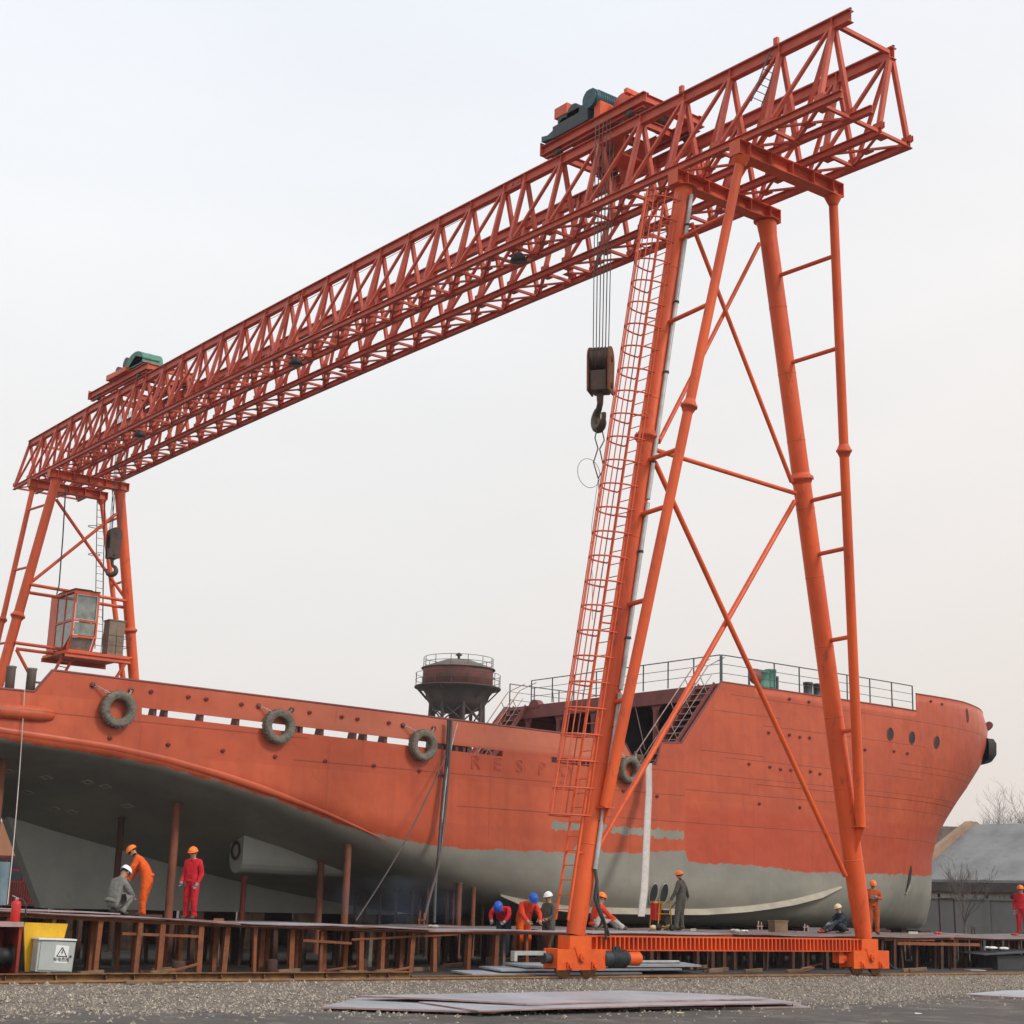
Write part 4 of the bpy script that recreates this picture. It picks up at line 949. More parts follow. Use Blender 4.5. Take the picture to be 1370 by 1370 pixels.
x=rng.uniform(-23,15,N); t=rng.uniform(0,1,N)**.9; ge=np.array([gy(a) for a in x]); yy=-.15+(ge+.15)*t+rng.normal(0,.15,N); z=-.065-.11*t**1.3
S_=1800; x=np.concatenate([x,rng.uniform(-24,12,S_)]); ys_=np.array([gy(a) for a in x[-S_:]])-rng.exponential(.7,S_); yy=np.concatenate([yy,ys_]); z=np.concatenate([z,np.full(S_,-.168)])
keep=(yy<-.13); x=x[keep];yy=yy[keep];z=z[keep];N=len(x)
ico=np.array([(0,0,1),(1,0,0),(0,1,0),(-1,0,0),(0,-1,0),(0,0,-1)],float); fi=[(0,1,2),(0,2,3),(0,3,4),(0,4,1),(5,2,1),(5,3,2),(5,4,3),(5,1,4)]
s=np.clip(rng.lognormal(-3.55,.42,(N,1,1)),.012,.06)*rng.uniform(.6,1.3,(N,1,3)); vv=ico[None]*s+rng.normal(0,.006,(N,6,3))
an=rng.uniform(0,6.28,N); ca,sa=np.cos(an)[:,None],np.sin(an)[:,None]; vx=vv[:,:,0]*ca-vv[:,:,1]*sa; vy=vv[:,:,0]*sa+vv[:,:,1]*ca
vv=np.stack([vx+x[:,None],vy+yy[:,None],vv[:,:,2]+z[:,None]],2).reshape(-1,3)
me=bpy.data.meshes.new('gravel_stones'); fa_=(np.array(fi)[None]+6*np.arange(N)[:,None,None]).reshape(-1,3)
me.from_pydata(vv.tolist(),[],fa_.tolist()); me.materials.append(stonemat()); o=bpy.data.objects.new('gravel_stones',me); C.objects.link(o); tag(o,'loose grey and tan ballast stones along the crane rail','gravel',kind='stuff')
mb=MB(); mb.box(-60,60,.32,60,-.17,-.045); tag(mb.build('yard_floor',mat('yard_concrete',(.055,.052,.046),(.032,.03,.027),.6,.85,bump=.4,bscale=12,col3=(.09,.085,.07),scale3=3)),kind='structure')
# crane rails
def railobj(y,label):
    mb=MB(); mb.box(-45,45,y-.035,y+.035,-.035,0); mb.box(-45,45,y-.012,y+.012,-.13,-.035); mb.box(-45,45,y-.075,y+.075,-.15,-.13)
    o=mb.build('crane_rail',M['railm']); solo(o,(0,y,-.15),label,'rail')
railobj(0,'rusty crane rail running along the gravel under the near bogies'); railobj(S0,'crane rail behind the ship under the far tower')
for sx in(-1,1):
    mb=MB(); mb.box(sx*L0-.8,sx*L0+.8,S0-.27,S0+.27,.16,.98); o=mb.build('bogie',M['bogie'],crane)
for i,x in enumerate(np.arange(-14,27,2.3)):  # dark blocks added to hide the view and darken the gap under the keel
    mb=MB()
    for k in range(3): mb.box(x-.85,x+.85,20.3,21.3,-.045+k*.39,-.045+k*.39+.375)
    o=mb.build('bilge_block',M['rustd']); solo(o,(x,20.8,-.045),'wide dark block added to darken the gap under the far side of the ship','bilge block','dark blocks added under the starboard side')
# rusty edge channel behind the rail with stiffeners
def channel(x0,x1,y,z0,z1,label,n):
    mb=MB(); mb.box(x0,x1,y,y+.02,z0,z1); mb.box(x0,x1,y-.10,y+.02,z1-.02,z1); mb.box(x0,x1,y-.10,y,z0,z0+.02)
    for k in range(n): 
        X=x0+(x1-x0)*(k+.5)/n+random.uniform(-.2,.2); mb.prism([(X,y,z0+.02),(X,y-.10,z0+.02),(X-.03,y-.1,z1-.06),(X,y,z1-.02)],(.02,0,0))
    o=mb.build('edge_channel',M['channel']); solo(o,((x0+x1)/2,y,z0),label,'steel beam')
M['channel']=mat('orange_rust_streaked',(.30,.15,.05),(.15,.065,.03),2.5,.85,bump=.4,col3=(.10,.045,.025),scale3=6,lo3=.5)
xa_=onY(118,1300,.32).x; xb_=onY(550,1300,.32).x
channel(-30,xb_,.36,-.16,.12,'long orange rusted edge channel with stiffeners left of the near bogies',22)
channel(xb_+.05,-6.4,.42,-.16,.02,'lower dark rusted edge channel just left of the near bogie',6)
channel(-4.7,30,.5,-.165,-.01,'dark steel kerb channel behind the rail right of the near bogie',16)
# ================================================================== WORK PLATFORM
ZP=tab([(-40,1.30),(-19,1.24),(-12.7,1.02),(-6.3,.95),(0,.97),(30,.96)])
plat=empty('work_platform',(0,3,-.045),'long low work platform of rusty steel trestles alongside the ship','work platform')
posts=[]
for r,(Y,dx) in enumerate(((3.0,.85),(3.6,1.0),(4.3,1.1),(5.4,1.0),(6.3,1.1),(7.3,1.3),(8.4,1.3),(9.6,1.5))):
    x=-26+random.uniform(0,.8)
    while x<27:
        if not(Y<5 and -8.2<x<-5.2 and Y>3.3): posts.append((x,Y+random.uniform(-.12,.12),random.random()))
        x+=dx*random.uniform(.55,1.35)
def inview(p):
    d=V(p)-CAM; z=d.dot(fw); return z>0 and abs(d.dot(RR)/z*FOC)<700
vis=[p for p in posts if inview((p[0],p[1],.5))]; vis.sort(key=lambda p:(V((p[0],p[1],.5))-CAM).length)
big=vis[:100]; rest=vis[100:]
def postmb(mb,p):
    x,y,r=p; h=ZP(x)-.07; lean=(random.random()-.5)*.10
    if r<.35: mb.ibeam((x,y,-.045),(x+lean,y,h),.13,.13,.016,(0,1,0))
    elif r<.7: mb.bar((x,y,-.045),(x+lean,y,h),.11,.14,(0,1,0))
    elif r<.85: mb.tube((x,y,-.045),(x+lean,y,h),.06,n=9)
    else: mb.bar((x,y,-.045),(x+lean*2,y,h),.08,.09,(0,1,0))
for p in big:
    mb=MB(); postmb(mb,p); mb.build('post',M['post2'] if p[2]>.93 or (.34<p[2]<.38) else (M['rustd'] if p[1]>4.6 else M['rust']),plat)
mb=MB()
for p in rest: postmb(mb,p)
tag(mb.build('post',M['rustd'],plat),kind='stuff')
# long rails on posts
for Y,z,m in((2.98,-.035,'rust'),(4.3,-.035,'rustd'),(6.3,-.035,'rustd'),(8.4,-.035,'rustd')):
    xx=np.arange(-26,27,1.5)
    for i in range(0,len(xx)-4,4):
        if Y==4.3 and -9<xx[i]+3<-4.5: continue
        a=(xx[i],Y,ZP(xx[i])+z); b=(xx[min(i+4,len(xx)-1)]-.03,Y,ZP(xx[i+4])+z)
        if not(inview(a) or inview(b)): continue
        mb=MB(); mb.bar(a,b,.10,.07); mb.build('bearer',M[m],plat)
def low(px0,px1,py0,py1,Y,w=.06,m='rust'):
    a=onY(px0,py0,Y);b=onY(px1,py1,Y); mb=MB(); mb.bar(a,b,.05,w); mb.build('cross_rail',M[m],plat)
low(163,272,1249,1253,2.88); low(405,470,1258,1262,2.87); low(470,612,1257,1250,2.86,.05); low(1200,1310,1262,1264,2.88,.1); low(1182,1250,1256,1257,2.9,.1)
# deck plates laid on the trestles
k=0
gp='steel deck plates laid on the work platform'
def dplate(x0,x1,y0,y1,dz,m,label):
    n=max(2,int((x1-x0)/1.0)); mb=MB(); vs=[]; 
    jit=[(random.uniform(-.1,.1),random.uniform(-.12,.12)) for _ in range(4)]
    rows=[]
    for i in range(n+1):
        t=i/n; x=x0+(x1-x0)*t
        z=ZP(x)+dz+.018*math.sin(x*1.3+y0)+ (0.03 if m=='a' else 0)
        rows.append([(x+jit[0][0]*(1-t),y0+jit[0][1]*(1-t)+jit[1][1]*t,z+.002),(x+jit[2][0]*(1-t),y1+jit[2][1]*(1-t)+jit[3][1]*t,z+.004)])
    T=.022
    for r in rows: vs+= [r[0],r[1],(r[0][0],r[0][1],r[0][2]-T),(r[1][0],r[1][1],r[1][2]-T)]
    fs=[]
    for i in range(n):
        a=4*i;b=a+4; fs+=[(a,b,b+1,a+1),(a+2,a+3,b+3,b+2),(a,a+2,b+2,b),(a+1,b+1,b+3,a+3)]
    fs+=[(0,1,3,2),(4*n,4*n+2,4*n+3,4*n+1)]
    mb.add(vs,fs)
    o=mb.build('deck_plate',m if not isinstance(m,str) else M[m]); o.data.materials.append(M['platep'])
    for p in o.data.polygons:
        if abs(p.normal.z)<.5 or p.normal.z<-.5: p.material_index=1
    solo(o,((x0+x1)/2,y0,ZP((x0+x1)/2)),label,'steel plate',gp)
LB='flat weathered steel deck plate laid on the trestles of the work platform'
for y0,y1,dz,m in((5.1,6.9,.012,'deckp'),(6.95,8.7,.012,'deckp')):
    x=-25.5+y0*.3
    while x<26: w=random.uniform(4.2,6.2); dplate(x,x+w-.06,y0,y1,dz,m,'dull dirty steel deck plate in the rear rows of the work platform'); x+=w
x=-25
while x<26:
    w=random.uniform(4.5,6.3); y1=4.1 if x<-3 else 5.0
    dplate(x,x+w-.06,2.82+random.uniform(-.1,.1),y1,.012,'plate' if x<-2 else 'deckp','flat weathered steel deck plate along the front edge of the work platform'); x+=w
for x0,x1,y0,y1,dz in((-19.5,-13.4,2.7,4.3,.04),(-14.2,-8.0,2.6,4.4,.062),(-8.6,-2.9,2.65,3.9,.04),(-21,-16,3.5,5.2,.085)):
    dplate(x0,x1,y0,y1,dz,'plate','clean pale grey plate overlapping its neighbours at the left front of the work platform')
# small scrap, blocks and tools on the platform
def onplat(px,py,Y): p=onY(px,py,Y); return V((p.x,Y,ZP(p.x)+.02))
def scrap(px,Y,kind,label,cat,m,s=1.):
    p=onplat(px,1245,Y); mb=MB()
    if kind=='block': mb.box(p.x-.28*s,p.x+.28*s,Y-.15,Y+.15,p.z,p.z+.30*s); mb.box(p.x-.30*s,p.x+.30*s,Y-.17,Y+.17,p.z+.30*s,p.z+.34*s)
    elif kind=='angle': mb.bar(p+V((-.4*s,0,.03)),p+V((.4*s,.1,.03)),.08,.012); mb.bar(p+V((-.4*s,-.04,.06)),p+V((.4*s,.06,.06)),.012,.08)
    elif kind=='rag': 
        for k in range(5): mb.ell(p+V((random.uniform(-.15,.15)*s,random.uniform(-.1,.1),.04)),(.13*s,.09*s,.06*s),7,4)
    elif kind=='rod':
        mb.tube(p+V((0,0,.02)),p+V((.05,.02,.34*s)),.025,n=8); mb.tube(p+V((.18,0,.02)),p+V((.18,.02,.30*s)),.025,n=8); mb.bar(p+V((-.05,0,.17)),p+V((.25,0,.17)),.03,.03)
    o=mb.build({'block':'timber_block','angle':'angle_offcut','rag':'rag_pile','rod':'clamp_stand'}[kind],M[m]); solo(o,p,label,cat)
scrap(1041,6.2,'block','tan timber block on the platform under the bilge keel tip','timber block','sleeper',1.1)
scrap(1014,6.4,'rod','pair of short upright clamps left of the tan timber block','clamp','stairm'); scrap(1076,6.2,'rod','short upright clamps right of the tan timber block','clamp','stairm',.8)
scrap(985,5.0,'rag','white rag bundle on the platform behind the ground beam','rag','pale'); scrap(997,5.2,'rag','small white rag beside the larger rag bundle','rag','white',.5)
scrap(928,4.6,'angle','pale offcut lying by the boots of the man in grey','offcut','pale',.4); scrap(1102,5.8,'rag','small red tool pile left of the crouching welder','tools','redp',.8)
scrap(200,3.6,'angle','dark angle offcut on the plates near the bending orange worker','offcut','rustd',.8); scrap(292,3.3,'angle','small rusty offcut on the plate right of the red worker','offcut','rust',.4)
scrap(1254,6.2,'rag','red cloth heap on the platform right of the bow','rag','redp',.9); scrap(1356,6,'rag','red tool heap at the far right of the platform','tools','redp',.9); scrap(1300,6.6,'rod','thin clamp frame on the platform before the grey wall','clamp','rustd',.9)
scrap(1222,5.5,'angle','bright offcut on the platform below the bow','offcut','pale',.8); scrap(583,5.5,'rag','pale rags by the welding hose on the platform','rag','pale',.8)
scrap(560,7.4,'rod','rusty clamp stand under the hull beside the hoses','clamp','rust',1.2)
# bearer piles right
mb=MB(); 
for k in range(6):
    p=onY(1290+k*14,1285,2.4); mb.bar((p.x-.9,2.3+.05*k,-.01+.0*k),(p.x+.9,2.35+.05*k,-.01),.06,.05)
o=mb.build('offcut_pile',M['rustd']); solo(o,onY(1330,1290,2.4),'pile of dark steel offcuts on the ground right of the trestles','scrap pile')
mb=MB(); a=onY(1310,1278,2.2);b=onY(1372,1272,2.2); mb.prism([(a.x,2.0,a.z),(b.x+2,2.0,b.z),(b.x+2,3.2,b.z+.04),(a.x+.2,3.2,a.z+.04)],(0,0,.03)); mb.box(a.x+1,a.x+3.5,2.2,2.9,-.04,a.z-.01); o=mb.build('scrap_table',M['dark']); solo(o,(a.x,2,-.04),'low dark plate on blocks right of the trestles by the rail','plate stack')
for px,py in((1325,1268),(1345,1269)):
    p=onY(px,py,2.6); mb=MB(); 
    for k in range(3): mb.ell((p.x+random.uniform(-.1,.1),2.6+random.uniform(-.1,.1),p.z),(.18,.1,.05),8,4)
    o=mb.build('snow_patch',M['white']); solo(o,(p.x,2.6,p.z-.05),'small white cloth scrap on the dark plate, '+('left one' if px<1330 else 'right one'),'cloth')
# plates leaning behind the left bogie
for k,(x0,x1,y0,z0,lab) in enumerate(((-7.9,-2.2,1.0,.0,'bottom'),(-6.9,-.6,1.15,.09,'middle'),(-6.0,.3,1.3,.17,'top'))):
    mb=MB(); mb.prism([(x0,y0,z0-.03),(x1,y0+.1,z0-.03),(x1+.5,y0+1.4,z0-.01),(x0+.3,y0+1.3,z0-.01)],(0,0,.045)); o=mb.build('steel_plate',M['plate']); solo(o,(x0,y0,z0-.03),lab+' plate of the grey stack on the ground behind the near bogie','steel plate')
mb=MB(); mb.tube((-4.2,1.3,.27),(-0.6,1.38,.27),.045,n=12); o=mb.build('loose_pipe',M['galv']); solo(o,(-1.5,1.3,.24),'grey pipe lying across the plate stack right of the travel motor','pipe')
# foreground plates
def fplate(pts,z,t,label,bend=0):
    P=[onZ(x,y,z) for x,y in pts]; mb=MB()
    n=10; A,B,Cc,D=P; vs=[];fs=[]
    for i in range(n+1):
        u=i/n; zz=.03*math.sin(u*3.1)*bend
        for q in(A.lerp(B,u),D.lerp(Cc,u)): vs+= [(q.x,q.y,z+t+zz),(q.x,q.y,z+zz)]
    for i in range(n):
        a=4*i;b=a+4; fs+=[(a,b,b+2,a+2),(a+1,a+3,b+3,b+1),(a,a+1,b+1,b),(a+2,b+2,b+3,a+3)]
    fs+=[(0,2,3,1),(4*n,4*n+1,4*n+3,4*n+2)]
    mb.add(vs,fs); o=mb.build('steel_plate',M['plate']); o.data.materials.append(M['platep'])
    for p in o.data.polygons:
        if abs(p.normal.z)<.5: p.material_index=1
    solo(o,(A.x,A.y,z),label,'steel plate')
fplate([(455,1352),(1085,1349),(1010,1336),(520,1338)],-.165,.03,'bottom plate of the foreground stack, showing along its front edge')
fplate([(430,1349),(660,1356),(760,1344),(480,1337)],-.125,.03,'pale plate at the left tip of the foreground stack',0)
fplate([(640,1354),(1072,1343),(1000,1334),(560,1342)],-.09,.025,'middle plate sliding out at the right of the foreground stack',.6)
fplate([(478,1334),(705,1345),(1030,1337),(830,1327)],-.045,.03,'large top plate of the foreground stack of steel plates',.5)
fplate([(600,1358),(1300,1368),(1420,1362),(760,1352)],-.166,.012,'thin dull plate flat on the asphalt at the front edge') if False else None
fplate([(1288,1332),(1430,1340),(1430,1326),(1345,1327)],-.165,.04,'single pale steel plate on the asphalt at the right edge of the scene')
for px,py,lab in((908,1355,'left of centre'),(1226,1356,'toward the right')):
    p=onZ(px,py,-.165); mb=MB(); mb.prism([(p.x-.08,p.y-.04,-.168),(p.x+.09,p.y-.06,-.168),(p.x+.07,p.y+.06,-.168),(p.x-.03,p.y+.03,-.168)],(0,0,.015)); o=mb.build('paper_scrap',M['hely'] if px<1000 else M['white']); solo(o,p,'tiny pale scrap of litter on the asphalt '+lab,'litter')
mb=MB(); a=onZ(85,1306,-.08);b=onZ(150,1308,-.08); mb.bar((a.x,-.25,-.03),(b.x,-.3,-.03),.16,.05); o=mb.build('plank',M['sleeper']); solo(o,(a.x,-.25,-.06),'short weathered plank lying on the gravel beside the rail at left','plank')
# odds and ends on the ground under the platform
for k in range(46):
    px=random.uniform(110,1360); Y=random.choice((1.5,1.8,2.1,2.4,3.3,3.9,4.8)); p=onY(px,1290,Y); x=p.x; q=random.random()
    if -7.9<x<1 and Y<3: continue
    mb=MB(); z=-.045
    if q<.45: mb.bar((x-.3,Y,z+.05),(x+.35,Y+random.uniform(-.3,.3),z+.05+random.uniform(0,.06)),.10,.10); n,m,l,c='timber_offcut','sleeper','short timber offcut on the ground under or before the work platform','timber'
    elif q<.75: mb.bar((x-.5,Y,z+.03),(x+.5,Y+random.uniform(-.2,.2),z+.04+random.uniform(0,.25)),.06,.05); n,m,l,c='angle_offcut','rust','rusty steel offcut on the ground under or before the work platform','scrap'
    elif q<.88: mb.lathe((x,Y,z),[(0,0),(.13,0),(.15,.02),(.15,.26),(.13,.30),(.0,.30)],14); n,m,l,c='paint_tin',random.choice(('deckp','darkred','rustd')),'small paint tin on the ground under or before the work platform','tin'
    else: mb.prism([(x-.4,Y,z),(x+.3,Y-.1,z),(x+.45,Y+.3,z),(x-.3,Y+.35,z)],(0,0,.03)); n,m,l,c='plate_offcut','plate','small plate offcut on the ground under or before the work platform','plate'
    o=mb.build(n,M[m],bevel=.008); solo(o,(x,Y,z),l,c,c+' bits about the work platform')
# ================================================================== PROPS UNDER THE HULL
def prop(px,py,r,label,group=None,m='rust',yfix=None):
    h=bvh.ray_cast(CAM,ray(px,py).normalized())
    if h[0] is not None and yfix is None: p=h[0]
    else: p=onY(px,py,yfix or 9.)
    mb=MB(); mb.tube((p.x,p.y,-.045),(p.x,p.y,p.z-.02),r,n=14); mb.tube((p.x,p.y,p.z-.05),(p.x,p.y,p.z),r*1.25,n=14)
    mb.tube((p.x,p.y,-.045),(p.x,p.y,-.02),r*1.8,n=14)
    o=mb.build('hull_prop',M[m]); solo(o,(p.x,p.y,-.045),label,'steel prop',group)
M['pipe']=mat('rusty_red_pipe',(.26,.085,.045),(.15,.055,.035),1.6,.75,bump=.2,col3=(.12,.06,.04),scale3=5,stretch=(1,1,.5),lo3=.5)
prop(4,1016,.11,'tall rusty prop pipe at the left edge of the photo',m='pipe')
prop(163,1093,.095,'dark prop pipe behind the bending orange worker',m='rustd')
prop(237,1074,.12,'tallest brown prop pipe, just left of the standing worker in red',m='pipe')
prop(327,1172,.085,'short red prop pipe under the shaft bossing',m='darkred',yfix=13.0)
prop(430,1153,.105,'brown prop pipe with a pale top, left of the red topped pair',m='pipe')
prop(466,1129,.11,'bright red brown prop pipe reaching the chine at mid left',m='pipe')
prop(615,1181,.085,'thin prop pipe with a shiny top, left one of the pair by the blue helmets',m='pipe')
prop(634,1187,.07,'thin prop pipe, right one of the pair by the blue helmets',m='pipe')
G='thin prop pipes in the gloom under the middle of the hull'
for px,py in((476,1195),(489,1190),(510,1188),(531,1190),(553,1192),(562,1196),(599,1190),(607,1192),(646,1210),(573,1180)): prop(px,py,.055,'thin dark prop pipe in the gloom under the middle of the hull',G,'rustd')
# keel blocks
gk='keel blocks under the ship'
for i,x in enumerate(np.arange(-12,28,2.2)):
    mb=MB(); 
    for k in range(4): w=.55-.04*k; mb.box(x-.2,x+.2,YM-w,YM+w,-.045+k*.285,-.045+k*.285+.275)
    mb.box(x-.22,x+.22,YM-.4,YM+.4,1.095,1.12 if x<0 else .95+.0)if x<-1 else None
    o=mb.build('keel_block',M['sleeper']); solo(o,(x,YM,-.045),'stacked timber keel block in the dark under the ship','keel block',gk)
for i,x in enumerate(np.arange(3,26,2.6)):
    mb=MB(); y=12.3
    for k in range(3): mb.box(x-.35,x+.35,y-.35,y+.35,-.045+k*.35,-.045+k*.35+.34)
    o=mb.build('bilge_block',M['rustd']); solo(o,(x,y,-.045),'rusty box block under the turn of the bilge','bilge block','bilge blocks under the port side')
# ================================================================== TYRES
def tyre(px,py,R,label,ins):
    c=onY(px,py,YS-.16); t=empty('tyre_fender',(c.x,YS-.16,c.z-R),label,'tyre','tyre fenders hung on the ship side')
    mb=MB(); r=.55*R; w=.16
    pr=[(r,-.10),(r+.03,-.15),(R*.80,-.17),(R*.93,-.15),(R,-.10),(R*1.0,0),(R,.10),(R*.93,.15),(R*.8,.15),(r+.03,.13),(r,.10),(r*.97,.0)]
    pr=pr+[pr[0]]; mb.lathe((c.x,YS-.16,c.z),pr,36,(0,-1,0)); mb.build('tread',M['rubber'],t) 
    for k in range(26):
        a=2*math.pi*k/26
        m2=MB() if k==0 else m2
        d=V((math.cos(a),0,math.sin(a))); p=V((c.x,YS-.16,c.z)); m2.bar(p+d*(R*.97)+V((0,-.11,0)),p+d*(R*.97)+V((0,.11,0)),.05,.05,d)
    m2.build('tread_block',M['rubber'],t)
    for s,(ax,ay) in zip((-1,1),ins):
        a=onY(ax,ay,YS-.05); b=V((c.x+s*R*.55,YS-.2,c.z+R*.8)); n=max(4,int((b-a).length/.085)); mb=MB()
        for k in range(n):
            p=a.lerp(b,(k+.5)/n); d=(b-a).normalized(); q=V((0,1,0)) if k%2 else d.cross(V((0,1,0)))
            mb.path([p+d*.055*math.cos(u)+q*.03*math.sin(u) for u in np.linspace(0,2*math.pi,8,endpoint=False)],.011,4,True)
        mb.build('chain',M['galv'],t); mb=MB(); mb.lathe(a,[(.03,.03),(.08,.0),(.08,-.03),(.03,-.04)],10,(0,-1,0)); mb.build('eye_bolt',M['fascia'],t)
tyre(158,949,.50,'first tyre fender, under the left end of the bulwark',((125,916),(176,923)))
tyre(373,972,.50,'second tyre fender, hung half across the long slot',((347,944),(391,949)))
tyre(566,997,.48,'third tyre fender, just left of the hanging black hose bundle',((540,970),(581,974)))
tyre(842,1030,.46,'fourth tyre fender, beside the crane leg below the bulwark gap',((830,1003),(851,1008)))
# ================================================================== HOSES, DUCT, ROPES
def hose(pts,r,name,label,cat,m='dark',base=None):
    P=[onY(*p) for p in pts]; out=[]
    for k in range(len(P)-1):
        p0=P[max(k-1,0)];p1=P[k];p2=P[k+1];p3=P[min(k+2,len(P)-1)]
        for t in (0,.25,.5,.75): out.append(.5*((2*p1)+(p2-p0)*t+(2*p0-5*p1+4*p2-p3)*t*t+(3*p1-p0-3*p2+p3)*t**3))
    out.append(P[-1]); mb=MB(); mb.path(out,r,7); o=mb.build(name,M[m]); solo(o,P[-1],label,cat)
hose([(600,963,9.8),(598,1010,9.8),(593,1060,9.75),(589,1110,9.6),(587,1140,9.3),(583,1180,9.),(581,1235,8.6)],.05,'hose','thickest black hose hanging over the bulwark beside the third tyre','hose')
hose([(604,963,9.75),(601,1010,9.75),(597,1070,9.7),(592,1120,9.5),(586,1160,9.),(575,1200,8.),(567,1232,7.4)],.045,'hose','second hose curving from the bundle down to the platform','hose','wire')
hose([(612,968,9.8),(606,990,9.8),(600,1020,9.75),(594,1070,9.7),(590,1110,9.6)],.022,'hose','thin hose twisted along the right of the hanging bundle','hose','galv')
hose([(596,1012,9.75),(578,1052,9.4),(545,1120,8.4),(510,1180,7.0),(476,1232,5.6)],.022,'rope','slack grey rope running down left from the hose bundle to the plates','rope','wire')
hose([(33,923,9.9),(29,990,9.85),(24,1060,9.4),(18,1130,8.2),(10,1210,6.0)],.014,'rope','thin rope hanging from the aft deck at the left edge','rope','pale')
# wide pale duct
mb=MB(); pts=[(868,1026,9.7),(868,1060,9.5),(866,1100,9.),(864,1150,8.2),(862,1190,7.7),(858,1226,7.2)]
P=[onY(*p) for p in pts]; W=[.02,.16,.165,.165,.17,.15]; P=[onY(871,1021,9.72)]+P; W=[.02]+[.15]+W[1:]
vs=[];
for p,w in zip(P,W):
    for k in range(10):
        a=2*math.pi*k/10; vs.append(p+V((w*math.cos(a),.05*math.sin(a),0)))
mb.add(vs,[(i*10+k,i*10+(k+1)%10,i*10+10+(k+1)%10,i*10+10+k) for i in range(len(P)-1) for k in range(10)],True)
o=mb.build('ventilation_duct',M['pale']); solo(o,P[-1],'tall flat pale canvas duct hanging down the hull left of the man in grey','duct')
# cart with gas gear by the man in grey
c=onplat(884,1243,5.6); t=empty('gas_cart',c,'small yellow and black machine cart pushed by the man in grey','cart')
x,y,z=c; mb=MB(); 
for dx in(-.28,.28):
    for dy in(-.18,.18): mb.tube((x+dx,y+dy,z+.1),(x+dx*.8,y+dy,z+.85),.018,n=6)
for zz in(.12,.5,.85): mb.path([(x-.26,y-.18,z+zz),(x+.26,y-.18,z+zz),(x+.26,y+.18,z+zz),(x-.26,y+.18,z+zz)],.018,6,True)
mb.build('cart_frame',M['yellow'],t)
mb=MB(); mb.box(x-.02,x+.24,y-.14,y+.14,z+.25,z+.62); mb.tube((x+.1,y-.2,z+.3),(x+.1,y+.2,z+.3),.13,n=14); mb.build('machine_body',M['dark'],t,bevel=.02)
mb=MB(); mb.box(x-.34,x-.08,y-.12,y+.12,z+.3,z+.82); mb.build('control_box',M['redp'],t,bevel=.02)
mb=MB(); mb.tube((x-.26,y-.05,z+.85),(x-.26,y-.05,z+.7),.06,n=10); mb.ell((x+.35,y,z+.1),(.16,.1,.09)); mb.ell((x-.4,y-.1,z+.09),(.13,.1,.08)); mb.build('hose_coil',M['hely'],t)
for dx in(-.28,.28):
    mb=MB(); mb.lathe((x+dx,y-.2,z+.1),[(0,-.03),(.1,-.03),(.1,.03),(0,.03)],14,(0,1,0)); mb.build('wheel',M['black'],t)
mb=MB(); mb.tube((x+.2,y,z+.45),(x+.55,y-.15,z+.92),.016,n=6); mb.build('push_handle',M['grease'],t)
o=None
mb=MB(); p=onplat(912,1243,5.9); mb.path([p+V((-.4+.3*math.cos(a),.2*math.sin(a),.03+.01*math.sin(5*a))) for a in np.linspace(0,11,40)],.018,5); o=mb.build('hose_coil',M['grease']); solo(o,p,'loose dark hose coil on the platform right of the machine cart','hose')
# ================================================================== LEFT: POWER HOUSING, BOX, EXTINGUISHER
Yh=.75
def hp(px,py,Y=Yh): return onY(px,py,Y)
a=hp(32,1234);b=hp(91,1236);c=hp(84,1300);d=hp(34,1300); e=onY(-30,1234,Yh+.0)
t=empty('cable_housing',(d.x-.5,Yh,-.08),'open red and yellow steel housing beside the rail at the left edge','housing')
mb=MB(); mb.prism([a,b,V((hp(84,1260).x,Yh,hp(84,1262).z)),c,d],(0,.05,0)); mb.build('yellow_panel',M['yellow'],t)
mb=MB(); mb.box(a.x-2.2,a.x+.02,Yh,Yh+.9,a.z-.06,a.z); mb.box(a.x-2.2,a.x-.0,Yh+.85,Yh+.9,-.08,a.z-.06); mb.box(a.x-2.2,a.x-2.1,Yh,Yh+.85,-.08,a.z-.06); mb.box(a.x-.06,a.x,Yh+.05,Yh+.85,-.08,a.z-.06); mb.build('housing_shell',M['redshell'] if 'redshell' in M else M['darkred'],t)
mb=MB(); mb.box(a.x-1.9,a.x-.45,Yh+.12,Yh+.16,-.06,a.z-.08); mb.build('back_panel',M['bogie'],t)
mb=MB(); mb.lathe((a.x-.22,Yh+.4,.42),[(.1,-.2),(.35,-.2),(.35,-.17),(.16,-.15),(.16,.15),(.35,.17),(.35,.2),(.1,.2)],20,(1,0,0)); mb.build('cable_reel',M['black'],t)
mb=MB(); mb.box(a.x-2.2,a.x+.0,Yh-.01,Yh,a.z-.09,a.z+.01); mb.build('top_trim',M['platep'],t)
# grey electric box, tilted
Yb=.42
p0=onY(47,1300,Yb);p1=onY(96,1301,Yb);p2=onY(102,1260,Yb);p3=onY(52,1257,Yb)
t=empty('electrical_box',p0,'grey electrical box with a danger sticker leaning on the yellow housing','electrical box')
mb=MB(); mb.prism([p0,p1,p2,p3],(0,.28,0)); mb.build('box_body',M['gbox'],t,bevel=.01)
u=(p1-p0).normalized(); v=(p3-p0).normalized(); w_=(p1-p0).length; h_=(p3-p0).length
P_=lambda s,r,o=0: p0+u*(s*w_)+v*(r*h_)+V((0,-o,0))
mb=MB(); mb.prism([P_(.06,.06,.02),P_(.96,.04,.02),P_(.97,.95,.02),P_(.07,.95,.02)],(0,.018,0)); mb.build('door',M['gbox'],t)
mb=MB(); mb.prism([P_(-.03,1.0,.05),P_(1.02,1.0,.05),P_(1.02,1.05,.05),P_(-.03,1.05,.05)],(0,.36,0)); mb.build('rain_lid',M['white'],t)
